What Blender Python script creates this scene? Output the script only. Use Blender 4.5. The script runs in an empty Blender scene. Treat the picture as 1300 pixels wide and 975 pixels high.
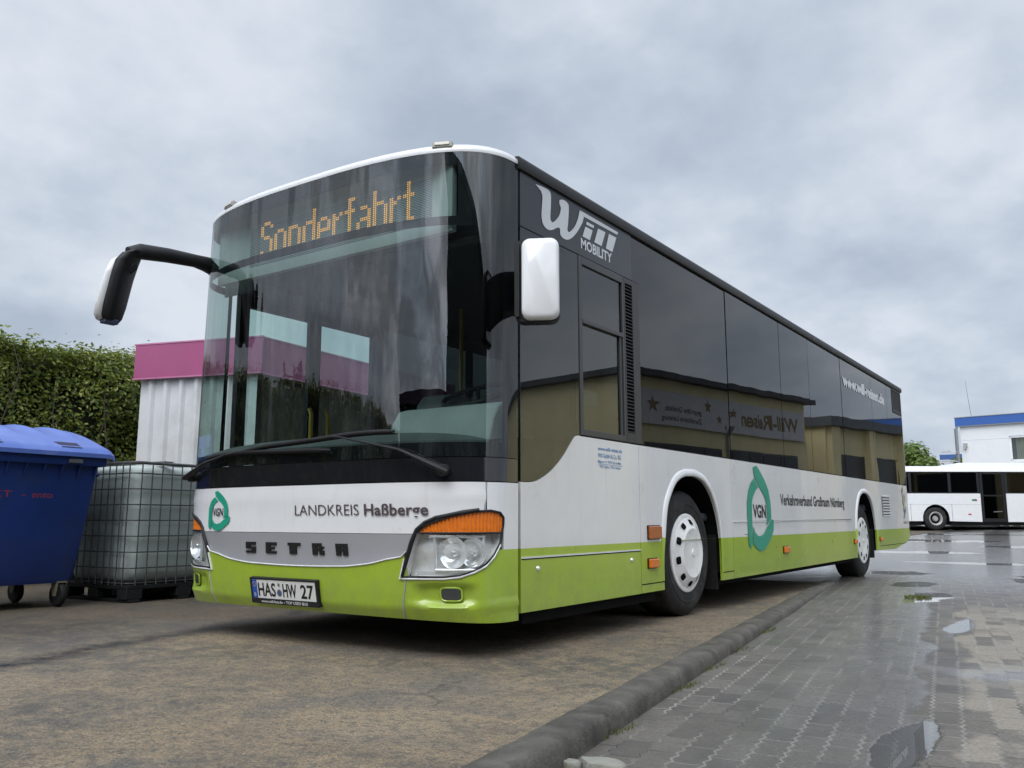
import bpy, bmesh, math, random
from math import sin, cos, pi, radians
from mathutils import Vector, Matrix
random.seed(7)
SC = bpy.context.scene
COL = SC.collection

# ------------------------------------------------------------------ camera, sky, sun, exposure
cam = bpy.data.objects.new('camera', bpy.data.cameras.new('camera'))
COL.objects.link(cam)
cam.data.sensor_width = 36.0
cam.data.lens = 36.0 * 1097.5 / 1300.0
cam.data.clip_start = 0.05
cam.data.clip_end = 2000
YAW, PIT, ROL = -0.6017, 0.158, 0.0019
_f = Vector((sin(YAW) * cos(PIT), cos(YAW) * cos(PIT), sin(PIT)))
_r = Vector((cos(YAW), -sin(YAW), 0)); _u = _r.cross(_f)
_r2 = _r * cos(ROL) + _u * sin(ROL); _u2 = -_r * sin(ROL) + _u * cos(ROL)
M = Matrix((_r2, _u2, -_f)).transposed().to_4x4()
M.translation = Vector((2.6935, -3.5499, 0.7138))
cam.matrix_world = M
SC.camera = cam
SC.view_settings.view_transform = 'Standard'
SC.view_settings.look = 'None'
SC.view_settings.exposure = 0.16
SC.view_settings.gamma = 1.0
SC.view_settings.use_curve_mapping = False

SUN_EL, SUN_AZ = radians(50), radians(166)      # azimuth clockwise from +Y, the side the sun is on
SUN_DIR = Vector((sin(SUN_AZ) * cos(SUN_EL), cos(SUN_AZ) * cos(SUN_EL), sin(SUN_EL)))
sl = bpy.data.lights.new('sun', 'SUN'); sl.energy = 1.4; sl.angle = radians(40); sl.color = (1, .96, .9)
so = bpy.data.objects.new('sun', sl); COL.objects.link(so)
so.rotation_euler = (-SUN_DIR).to_track_quat('-Z', 'Y').to_euler()

W = bpy.data.worlds.new('World'); SC.world = W; W.use_nodes = True
nt = W.node_tree; nt.nodes.clear()
def N(t, kind, **kw):
    n = t.nodes.new(kind)
    for k, v in kw.items(): setattr(n, k, v)
    return n
def math_(t, op, a, b=None, c=None, clamp=False):
    n = N(t, 'ShaderNodeMath', operation=op, use_clamp=clamp)
    for i, x in enumerate((a, b, c)):
        if x is None: continue
        if hasattr(x, 'links'): t.links.new(x, n.inputs[i])
        else: n.inputs[i].default_value = x
    return n.outputs[0]
def ramp(t, fac, stops, interp='LINEAR'):
    n = N(t, 'ShaderNodeValToRGB'); n.color_ramp.interpolation = interp
    el = n.color_ramp.elements
    while len(el) < len(stops): el.new(.5)
    for e, (p, c) in zip(el, stops):
        e.position = p
        e.color = (c, c, c, 1) if not hasattr(c, '__len__') else (*c[:3], 1)
    t.links.new(fac, n.inputs[0])
    return n.outputs[0]
def mixc(t, fac, a, b, mode='MIX'):
    n = N(t, 'ShaderNodeMix', data_type='RGBA', blend_type=mode)
    for i, x in ((0, fac), (6, a), (7, b)):
        if hasattr(x, 'links'): t.links.new(x, n.inputs[i])
        elif i == 0: n.inputs[0].default_value = x
        else: n.inputs[i].default_value = (*x[:3], 1)
    return n.outputs[2]
def noise(t, vec, scale, detail=4, rough=.55, dist=0.0):
    n = N(t, 'ShaderNodeTexNoise'); n.inputs['Scale'].default_value = scale
    n.inputs['Detail'].default_value = detail; n.inputs['Roughness'].default_value = rough
    n.inputs['Distortion'].default_value = dist
    if vec is not None: t.links.new(vec, n.inputs['Vector'])
    return n.outputs[0]
sky = N(nt, 'ShaderNodeTexSky', sky_type='NISHITA', sun_disc=False)
sky.sun_elevation = SUN_EL; sky.sun_rotation = SUN_AZ; sky.air_density = 1.0; sky.dust_density = 3.0
tc = N(nt, 'ShaderNodeTexCoord')
sep = N(nt, 'ShaderNodeSeparateXYZ'); nt.links.new(tc.outputs['Generated'], sep.inputs[0])
zc = math_(nt, 'MAXIMUM', sep.outputs[2], 0.0)
den = math_(nt, 'ADD', zc, 0.38)
cb = N(nt, 'ShaderNodeCombineXYZ')
nt.links.new(math_(nt, 'DIVIDE', sep.outputs[0], den), cb.inputs[0])
nt.links.new(math_(nt, 'DIVIDE', sep.outputs[1], den), cb.inputs[1])
n1 = noise(nt, cb.outputs[0], 1.55, 7, .52, .15)
n2 = noise(nt, cb.outputs[0], 5.0, 6, .55, .1)
nn = math_(nt, 'ADD', math_(nt, 'MULTIPLY', n1, .74), math_(nt, 'MULTIPLY', n2, .26))
cloud = ramp(nt, nn, [(.38, (4.4, 5.15, 6.2)), (.47, (5.7, 6.4, 7.45)), (.57, (7.5, 8.05, 8.85))])
# the cloud cover is brighter overhead and towards the hidden sun
dotn = N(nt, 'ShaderNodeVectorMath', operation='DOT_PRODUCT')
nt.links.new(tc.outputs['Generated'], dotn.inputs[0]); dotn.inputs[1].default_value = SUN_DIR
gl = math_(nt, 'POWER', math_(nt, 'MAXIMUM', dotn.outputs['Value'], 0.0), 2.0)
brk = ramp(nt, noise(nt, cb.outputs[0], 2.6, 5, .6, .3), [(.46, .25), (.60, 1.0)])      # thin places let more light through
gain = math_(nt, 'ADD', math_(nt, 'MULTIPLY', math_(nt, 'MULTIPLY', gl, brk), 3.6), 0.90)
cl2 = mixc(nt, 1.0, cloud, (1, 1, 1), 'MULTIPLY')
vm = N(nt, 'ShaderNodeVectorMath', operation='SCALE'); nt.links.new(cl2, vm.inputs[0]); nt.links.new(gain, vm.inputs['Scale'])
allc = mixc(nt, .93, sky.outputs[0], vm.outputs[0])
bg = N(nt, 'ShaderNodeBackground'); bg.inputs[1].default_value = 0.1
nt.links.new(allc, bg.inputs[0])
wo = N(nt, 'ShaderNodeOutputWorld'); nt.links.new(bg.outputs[0], wo.inputs[0])

# ------------------------------------------------------------------ materials
def newmat(name):
    m = bpy.data.materials.new(name); m.use_nodes = True
    t = m.node_tree; t.nodes.clear()
    out = N(t, 'ShaderNodeOutputMaterial'); p = N(t, 'ShaderNodeBsdfPrincipled')
    t.links.new(p.outputs[0], out.inputs[0])
    return m, t, p, out
def bump(t, h, strength, dist=.01):
    b = N(t, 'ShaderNodeBump'); b.inputs['Strength'].default_value = strength; b.inputs['Distance'].default_value = dist
    t.links.new(h, b.inputs['Height']); return b.outputs[0]
def mat(name, c, rough=.5, metal=0, coat=0, var=.08, vscale=6, bmp=0, bscale=40, spec=.5, dirt=None, dscale=3, bdist=.01):
    """plain surface with a little wear: colour and gloss drift, optional dirt patches and bump"""
    m, t, p, out = newmat(name)
    o = N(t, 'ShaderNodeTexCoord').outputs['Object']
    n = noise(t, o, vscale, 5, .6)
    lo = tuple(max(0, x * (1 - var)) for x in c); hi = tuple(min(1, x * (1 + var)) for x in c)
    colr = ramp(t, n, [(.3, lo), (.7, hi)])
    if dirt:
        dn = ramp(t, noise(t, o, dscale, 8, .65), [(.5, 0), (.72, 1)])
        colr = mixc(t, math_(t, 'MULTIPLY', dn, dirt[3]), colr, dirt[:3])
    t.links.new(colr, p.inputs['Base Color'])
    r = math_(t, 'ADD', math_(t, 'MULTIPLY', n, rough * .4), rough * .8)
    t.links.new(r, p.inputs['Roughness'])
    p.inputs['Metallic'].default_value = metal
    p.inputs['Specular IOR Level'].default_value = spec
    p.inputs['Coat Weight'].default_value = coat; p.inputs['Coat Roughness'].default_value = .04
    if bmp: t.links.new(bump(t, noise(t, o, bscale, 4, .6), bmp, bdist), p.inputs['Normal'])
    return m
def paint(name, c, wav=.12):
    """car paint: clear coat over colour, faint long waves in the sheet metal, road film low down"""
    m, t, p, out = newmat(name)
    o = N(t, 'ShaderNodeTexCoord').outputs['Object']
    n = noise(t, o, 2.5, 6, .6)
    colr = ramp(t, n, [(.3, tuple(x * .95 for x in c)), (.7, tuple(min(1, x * 1.03) for x in c))])
    st = N(t, 'ShaderNodeMapping'); st.inputs['Scale'].default_value = (9, 9, .7); t.links.new(o, st.inputs[0])
    streak = ramp(t, noise(t, st.outputs[0], 2.2, 6, .6), [(.55, 0), (.8, .16)])
    colr = mixc(t, streak, colr, (.3, .29, .26))
    sz = N(t, 'ShaderNodeSeparateXYZ'); t.links.new(o, sz.inputs[0])
    film = math_(t, 'MULTIPLY', ramp(t, noise(t, o, 11, 8, .7), [(.35, .15), (.75, 1)]),
                 ramp(t, sz.outputs[2], [(.22, .50), (.62, .05)]))
    colr = mixc(t, film, colr, (.17, .15, .12))
    t.links.new(colr, p.inputs['Base Color'])
    t.links.new(math_(t, 'ADD', math_(t, 'MULTIPLY', n, .15), .22), p.inputs['Roughness'])
    p.inputs['Coat Weight'].default_value = .7; p.inputs['Coat Roughness'].default_value = .03
    wv = N(t, 'ShaderNodeMapping'); wv.inputs['Scale'].default_value = (1, .8, 1.3); t.links.new(o, wv.inputs[0])
    b = bump(t, noise(t, wv.outputs[0], 1.6, 2, .4), wav, .02)
    t.links.new(b, p.inputs['Coat Normal'])
    return m
def glass(name, tint, ior=1.55, wav=.0, dirt=.0, gloss_rough=0.0, wscale=1.2):
    """a thin pane: tinted see-through plus mirror reflection by Fresnel"""
    m = bpy.data.materials.new(name); m.use_nodes = True
    t = m.node_tree; t.nodes.clear()
    out = N(t, 'ShaderNodeOutputMaterial')
    tr = N(t, 'ShaderNodeBsdfTransparent'); tr.inputs[0].default_value = (*tint, 1)
    gg = N(t, 'ShaderNodeBsdfGlossy'); gg.inputs[1].default_value = gloss_rough
    geo = N(t, 'ShaderNodeNewGeometry'); dt = N(t, 'ShaderNodeVectorMath', operation='DOT_PRODUCT')
    t.links.new(geo.outputs['Incoming'], dt.inputs[0]); t.links.new(geo.outputs['Normal'], dt.inputs[1])
    o = N(t, 'ShaderNodeTexCoord').outputs['Object']
    if wav:
        mp = N(t, 'ShaderNodeMapping'); mp.inputs['Scale'].default_value = ((1, 1, .6) if wscale < 1.4 else (2.6, 1, .35)); t.links.new(o, mp.inputs[0])
        b = bump(t, noise(t, mp.outputs[0], wscale, 2, .4), wav, .02)
        t.links.new(b, gg.inputs['Normal']); t.links.new(b, dt.inputs[1])
    f0 = ((ior - 1) / (ior + 1)) ** 2           # Schlick, the same from both faces of the thin pane
    g5 = math_(t, 'POWER', math_(t, 'SUBTRACT', 1.0, math_(t, 'ABSOLUTE', dt.outputs['Value']), clamp=True), 5.0)
    fres = math_(t, 'ADD', math_(t, 'MULTIPLY', g5, 1 - f0), f0, clamp=True)
    mx = N(t, 'ShaderNodeMixShader'); t.links.new(fres, mx.inputs[0])
    t.links.new(tr.outputs[0], mx.inputs[1]); t.links.new(gg.outputs[0], mx.inputs[2])
    res = mx.outputs[0]
    if dirt:
        df = N(t, 'ShaderNodeBsdfDiffuse'); df.inputs[0].default_value = (.42, .45, .45, 1)
        mp2 = N(t, 'ShaderNodeMapping'); mp2.inputs['Scale'].default_value = (3.2, 1, .55); t.links.new(o, mp2.inputs[0])
        st = ramp(t, noise(t, mp2.outputs[0], 2.2, 7, .62, .6), [(.50, 0), (.72, 1)])
        sp = ramp(t, noise(t, o, 130, 2, .5), [(.70, 0), (.74, 1)])
        fac = math_(t, 'ADD', math_(t, 'MULTIPLY', st, dirt), math_(t, 'MULTIPLY', sp, .10), clamp=True)
        mx2 = N(t, 'ShaderNodeMixShader'); t.links.new(fac, mx2.inputs[0])
        t.links.new(res, mx2.inputs[1]); t.links.new(df.outputs[0], mx2.inputs[2]); res = mx2.outputs[0]
    t.links.new(res, out.inputs[0])
    return m
def emit(name, c, s):
    m, t, p, out = newmat(name)
    p.inputs['Base Color'].default_value = (*c, 1); p.inputs['Emission Color'].default_value = (*c, 1)
    p.inputs['Emission Strength'].default_value = s
    return m

WHITE = paint('white_paint', (.80, .81, .82))
LIME = paint('lime_paint', (.36, .52, .022))
SILVER = mat('silver_paint', (.43, .44, .47), .34, .3, .5, .03)
BLACKGLOSS = mat('black_gloss', (.012, .013, .016), .12, 0, .6, .1)
FRIT = mat('printed_glass_border', (.010, .011, .014), .5, 0, 0, .1, spec=.1)
RUBBER = mat('rubber', (.018, .018, .019), .62, 0, 0, .25, 20, .25, 90, spec=.25)
TYRE = mat('tyre_rubber', (.026, .026, .027), .72, 0, 0, .3, 9, .3, 60, spec=.22, dirt=(.10, .092, .08, .5), dscale=7)
PLASTIC = mat('black_plastic', (.018, .019, .021), .45, 0, 0, .15, 12, .15, 220, spec=.3)
DARK = mat('dark_underbody', (.010, .010, .010), .9, 0, 0, .3, spec=.08)
HUB = mat('hubcap_plastic', (.84, .84, .83), .38, 0, .1, .04, 6, dirt=(.50, .49, .46, .5), dscale=9)
WIND = glass('windscreen_glass', (.58, .68, .655), 1.84, 1.0, .06, 0, 1.5)
CLEARG = glass('clear_door_glass', (.84, .92, .90), 1.45)
SIDEG = glass('tinted_side_glass', (.21, .225, .23), 1.82, .12, .01, 0, .9)
DRVG = glass('driver_window_glass', (.36, .40, .40), 1.95, .07, .02, 0, .8)
LENS = glass('lamp_cover', (.93, .95, .95), 1.45)
CHROME = mat('chrome', (.90, .91, .92), .14, .55, 0, .05, 30)
ORANGE = mat('amber_lens', (.78, .19, .008), .2, 0, .5, .12, 40, .3, 160)
TEAL = mat('teal_film', (.018, .33, .22), .35, 0, .3, .04)
LETTER_GREY = mat('grey_lettering', (.075, .055, .065), .45, 0, 0, .05)
LETTER_BLACK = mat('black_lettering', (.012, .012, .013), .35, 0, 0, .05)
LETTER_WHITE = mat('white_lettering', (.62, .64, .66), .45, 0, 0, .04)
LETTER_BLUE = mat('blue_lettering', (.10, .26, .50), .45, 0, 0, .04)
LETTER_GOLD = mat('bronze_lettering', (.19, .13, .06), .5, 0, 0, .1)
LED = emit('amber_led', (1.0, .45, .08), 1.1)
BOARD = mat('display_board', (.42, .47, .46), .6, 0, 0, .06)
INTERIOR = mat('interior_grey', (.07, .08, .08), .6, 0, 0, .1)
INTDARK = mat('interior_dark', (.035, .038, .042), .6, 0, 0, .15)
SEATM = mat('seat_fabric', (.05, .06, .085), .85, 0, 0, .3, 40)
YELLOW = mat('yellow_pole', (.62, .40, .03), .35, 0, .2, .05)
PLATEW = mat('plate_white', (.72, .72, .70), .4, 0, 0, .03)
PLATEB = mat('plate_blue', (.02, .09, .42), .4, 0, 0, .03)
STEEL = mat('galvanised_steel', (.24, .25, .25), .5, .7, 0, .2, 15)

# ------------------------------------------------------------------ mesh helpers
class MB:
    def __init__(s): s.v, s.f, s.m = [], [], []
    def add(s, vs, fs, m=0):
        b = len(s.v); s.v += [tuple(v) for v in vs]
        for f in fs: s.f.append(tuple(i + b for i in f)); s.m.append(m)
        return s
    def box(s, x0, x1, y0, y1, z0, z1, m=0):
        vs = [(x, y, z) for z in (z0, z1) for y in (y0, y1) for x in (x0, x1)]
        return s.add(vs, [(0, 2, 3, 1), (4, 5, 7, 6), (0, 1, 5, 4), (2, 6, 7, 3), (0, 4, 6, 2), (1, 3, 7, 5)], m)
    def prism(s, poly, a, b, m=0, axis='x'):
        n = len(poly)
        P = {'x': lambda p, h: (h, p[0], p[1]), 'y': lambda p, h: (p[0], h, p[1]), 'z': lambda p, h: (p[0], p[1], h)}[axis]
        vs = [P(p, a) for p in poly] + [P(p, b) for p in poly]
        fs = [tuple(range(n))[::-1], tuple(range(n, 2 * n))] + [(i, (i + 1) % n, n + (i + 1) % n, n + i) for i in range(n)]
        return s.add(vs, fs, m)
    def tube(s, pts, r, n=8, m=0, caps=True, flat=1.0, up=(0, 0, 1)):
        pts = [Vector(p) for p in pts]; k = len(pts)
        rs = r if hasattr(r, '__len__') else [r] * k
        vs = []; side = None
        for i, p in enumerate(pts):
            d = (pts[min(i + 1, k - 1)] - pts[max(i - 1, 0)]).normalized()
            if side is None:
                u = Vector(up)
                if abs(d.dot(u)) > .95: u = Vector((1, 0, 0)) if abs(d.x) < .9 else Vector((0, 1, 0))
                side = d.cross(u).normalized()
            else:
                side = (side - d * side.dot(d)).normalized()
            u = side.cross(d)
            for j in range(n):
                a = 2 * pi * j / n
                vs.append(p + side * cos(a) * rs[i] + u * sin(a) * rs[i] * flat)
        fs = []
        for i in range(k - 1):
            for j in range(n):
                fs.append((i * n + j, i * n + (j + 1) % n, (i + 1) * n + (j + 1) % n, (i + 1) * n + j))
        if caps: fs += [tuple(range(n))[::-1], tuple(range((k - 1) * n, k * n))]
        return s.add(vs, fs, m)
    def bar(s, a, b, r, n=6, m=0): return s.tube([a, b], r, n, m)
    def lathe(s, prof, c, axis='x', n=32, m=0, ms=None):
        """prof = [(radius, height along axis)]"""
        vs = []
        for r, h in prof:
            for j in range(n):
                a = 2 * pi * j / n
                p = {'x': (h, r * cos(a), r * sin(a)), 'y': (r * cos(a), h, r * sin(a)), 'z': (r * cos(a), r * sin(a), h)}[axis]
                vs.append((c[0] + p[0], c[1] + p[1], c[2] + p[2]))
        for i in range(len(prof) - 1):
            fs = [(i * n + j, i * n + (j + 1) % n, (i + 1) * n + (j + 1) % n, (i + 1) * n + j) for j in range(n)]
            if i == 0: s.add(vs, fs, m if ms is None else ms[i]); base = len(s.v) - len(vs)
            else:
                for f in fs: s.f.append(tuple(q + base for q in f)); s.m.append(m if ms is None else ms[i])
        return s
    def grid(s, fn, us, vs_, m=0):
        P = [fn(u, v) for v in vs_ for u in us]; n = len(us)
        fs = [(j * n + i, j * n + i + 1, (j + 1) * n + i + 1, (j + 1) * n + i) for j in range(len(vs_) - 1) for i in range(n - 1)]
        return s.add(P, fs, m)
    def pieces(s):
        """the separate shapes of this builder, each as a builder of its own"""
        par = list(range(len(s.v)))
        def find(i):
            while par[i] != i: par[i] = par[par[i]]; i = par[i]
            return i
        for f in s.f:
            for i in f[1:]: par[find(i)] = find(f[0])
        out = {}
        for f, m in zip(s.f, s.m):
            k = find(f[0]); q = out.setdefault(k, (MB(), {}))
            g = []
            for i in f:
                if i not in q[1]: q[1][i] = len(q[0].v); q[0].v.append(s.v[i])
                g.append(q[1][i])
            q[0].f.append(tuple(g)); q[0].m.append(m)
        return [q[0] for q in out.values()]
    def build_each(s, name, mats, parent=None, **k): return [p.build(name, mats, parent, **k) for p in s.pieces()]
    def build(s, name, mats, parent=None, smooth=None, bev=0, seg=2, off=None, normals=True, loc=None):
        me = bpy.data.meshes.new(name)
        o_ = Vector(off) if off else (Vector(parent['_org']) if parent is not None and '_org' in parent else Vector((0, 0, 0)))
        if loc is not None: o_ = Vector(loc)
        me.from_pydata([(x - o_.x, y - o_.y, z - o_.z) for x, y, z in s.v], [], s.f)
        mats = mats if isinstance(mats, (list, tuple)) else [mats]
        for q in mats: me.materials.append(q)
        me.polygons.foreach_set('material_index', s.m)
        if normals:
            bm = bmesh.new(); bm.from_mesh(me); bmesh.ops.recalc_face_normals(bm, faces=bm.faces); bm.to_mesh(me); bm.free()
        if smooth is not None:
            me.polygons.foreach_set('use_smooth', [True] * len(me.polygons))
            if smooth < 180: me.set_sharp_from_angle(angle=radians(smooth))
        me.update()
        o = bpy.data.objects.new(name, me); COL.objects.link(o)
        if parent is not None: o.parent = parent
        elif loc is not None: o.location = loc
        if bev:
            b = o.modifiers.new('bevel', 'BEVEL'); b.width = bev; b.segments = seg; b.limit_method = 'ANGLE'; b.angle_limit = radians(40)
        return o
def tag(o, label, cat=None, group=None):
    o['label'] = label
    if cat: o['category'] = cat
    if group: o['group'] = group
    return o
def thing(name, label, cat, loc=(0, 0, 0), group=None, rotz=0):
    o = bpy.data.objects.new(name, None); COL.objects.link(o)
    o.location = loc; o.rotation_euler = (0, 0, rotz)
    return tag(o, label, cat, group)
def structure(o): o['kind'] = 'structure'; return o
def text_shape(txt, bold=0.0, spacing=1.0):
    """letters as flat polygons, scaled so that a capital is 1 high: returns verts, faces, width"""
    cu = bpy.data.curves.new('t', 'FONT'); cu.body = txt; cu.size = 1; cu.resolution_u = 3; cu.offset = bold
    cu.space_character = spacing; cu.fill_mode = 'FRONT'
    ob = bpy.data.objects.new('t', cu); COL.objects.link(ob)
    dg = bpy.context.evaluated_depsgraph_get()
    me = bpy.data.meshes.new_from_object(ob.evaluated_get(dg))
    vs = [tuple(v.co) for v in me.vertices]; fs = [tuple(p.vertices) for p in me.polygons]
    bpy.data.objects.remove(ob); bpy.data.curves.remove(cu); bpy.data.meshes.remove(me)
    x0 = min(v[0] for v in vs); x1 = max(v[0] for v in vs)
    return [((v[0] - x0), v[1] / .727) for v in vs], fs, x1 - x0
def lettering(name, txt, fn, width, height, mtl, parent, bold=0.0, shear=0.0, spacing=1.0):
    """fn(a, b): a runs 0..width along the line, b is the height above the baseline; each word is a mesh"""
    ws = txt.split(' '); o = None
    full = text_shape(txt, bold, spacing)[2]
    for i, w_ in enumerate(ws):
        vs, fs, w = text_shape(w_, bold, spacing)
        end = text_shape(' '.join(ws[:i + 1]), bold, spacing)[2]; x0 = end - w
        mb = MB(); mb.add([fn((x0 + x) / full * width + shear * y * height, y * height) for x, y in vs], fs)
        o = mb.build(name, mtl, parent, normals=False)
    return o

# ------------------------------------------------------------------ ground
KX = lambda y: 1.07 - .15 * (y + 1.41)              # left edge of the kerb
def paving_z(y):
    return -.078 + .0100 * (y + 3) * .72 if y < 7.5 else -.0024 + .0112 * (y - 7.5)

def asphalt_mat():
    m, t, p, out = newmat('old_asphalt')
    o = N(t, 'ShaderNodeTexCoord').outputs['Object']
    big = noise(t, o, .55, 6, .6, .4); mid = noise(t, o, 2.6, 8, .65, .3); fine = noise(t, o, 95, 3, .6)
    patch = noise(t, o, 6.5, 10, .78, .3); scab = noise(t, o, 24, 8, .78, .2); grain = noise(t, o, 210, 2, .6)
    c = ramp(t, patch, [(.34, (.072, .069, .066)), (.47, (.140, .120, .095)), (.60, (.275, .215, .143))])
    c = mixc(t, ramp(t, big, [(.44, 0), (.58, .62)]), c, (.29, .222, .145))
    c = mixc(t, ramp(t, noise(t, o, .9, 5, .6, .4), [(.50, 0), (.60, .55)]), c, (.120, .118, .116))
    ns = N(t, 'ShaderNodeMapping'); ns.inputs['Location'].default_value = (3.7, 1.2, 0); t.links.new(o, ns.inputs[0])
    c = mixc(t, ramp(t, noise(t, ns.outputs[0], 1.3, 7, .6, .8), [(.52, 0), (.66, .5)]), c, (.33, .262, .175))
    c = mixc(t, ramp(t, scab, [(.51, 0), (.55, .62)]), c, (.075, .081, .077))
    c = mixc(t, ramp(t, noise(t, o, 31, 7, .78), [(.55, 0), (.60, .6)]), c, (.30, .25, .185))
    c = mixc(t, ramp(t, mid, [(.54, 0), (.66, .40)]), c, (.08, .077, .074))
    c = mixc(t, .6, c, ramp(t, fine, [(.3, (.12, .12, .12)), (.7, (.88, .86, .82))]), 'OVERLAY')
    c = mixc(t, .32, c, ramp(t, grain, [(.35, (.1, .1, .1)), (.65, (.9, .9, .9))]), 'OVERLAY')
    sx = N(t, 'ShaderNodeSeparateXYZ'); t.links.new(o, sx.inputs[0])
    # the drip line in front of the bins
    lx = math_(t, 'ADD', sx.outputs[0], math_(t, 'MULTIPLY', math_(t, 'ADD', sx.outputs[1], 1.3), .294))
    lx = math_(t, 'ADD', lx, math_(t, 'MULTIPLY', math_(t, 'SUBTRACT', noise(t, o, 1.5, 6, .65), .5), .45))
    yy = math_(t, 'ADD', lx, 1.93)
    band = math_(t, 'SUBTRACT', 1.0, math_(t, 'DIVIDE', math_(t, 'ABSOLUTE', yy), .19), clamp=True)
    band = math_(t, 'MULTIPLY', band, ramp(t, noise(t, o, 9, 6, .7), [(.35, .35), (.6, 1)]))
    c = mixc(t, math_(t, 'MULTIPLY', band, .9), c, (.014, .014, .015))
    damp_shade = math_(t, 'MULTIPLY', ramp(t, math_(t, 'ADD', math_(t, 'MULTIPLY', sx.outputs[0], -.1), math_(t, 'MULTIPLY', math_(t, 'SUBTRACT', noise(t, o, 1.1, 6), .5), .25)), [(.20, 0), (.34, 1)]), .6)
    c = mixc(t, damp_shade, c, (.038, .031, .024))  # wet ground, and the bins' shade painted into the asphalt colour
    # pale chips and grit
    vo = N(t, 'ShaderNodeTexVoronoi'); vo.inputs['Scale'].default_value = 16; t.links.new(o, vo.inputs['Vector'])
    chips = math_(t, 'MULTIPLY', ramp(t, vo.outputs['Distance'], [(.04, 1), (.075, 0)]), ramp(t, noise(t, o, 4.1, 2), [(.52, 0), (.62, .8)]))
    c = mixc(t, chips, c, (.30, .28, .25))
    # cracks
    v2 = N(t, 'ShaderNodeTexVoronoi', feature='DISTANCE_TO_EDGE'); v2.inputs['Scale'].default_value = .55
    vv = N(t, 'ShaderNodeVectorMath', operation='ADD'); t.links.new(o, vv.inputs[0])
    nz = N(t, 'ShaderNodeTexNoise'); nz.inputs['Scale'].default_value = 3; t.links.new(o, nz.inputs['Vector'])
    vs = N(t, 'ShaderNodeVectorMath', operation='SCALE'); t.links.new(nz.outputs['Color'], vs.inputs[0]); vs.inputs['Scale'].default_value = .5
    t.links.new(vs.outputs[0], vv.inputs[1]); t.links.new(vv.outputs[0], v2.inputs['Vector'])
    crack = ramp(t, v2.outputs['Distance'], [(.003, 1), (.010, 0)])
    crack = math_(t, 'MULTIPLY', crack, ramp(t, noise(t, o, .8, 2), [(.60, 0), (.64, .35)]))
    c = mixc(t, crack, c, (.02, .02, .02))
    t.links.new(c, p.inputs['Base Color'])
    wet = ramp(t, big, [(.35, .42), (.6, .8)])
    wet = math_(t, 'SUBTRACT', wet, math_(t, 'MULTIPLY', band, .3))
    t.links.new(wet, p.inputs['Roughness']); p.inputs['Specular IOR Level'].default_value = .4
    h = math_(t, 'ADD', math_(t, 'MULTIPLY', fine, 1.0), math_(t, 'MULTIPLY', noise(t, o, 28, 4, .7), 1.3))
    h = math_(t, 'SUBTRACT', h, math_(t, 'MULTIPLY', crack, 2.5))
    h = math_(t, 'ADD', h, math_(t, 'MULTIPLY', scab, .9)); t.links.new(bump(t, h, .8, .008), p.inputs['Normal'])
    return m

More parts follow.
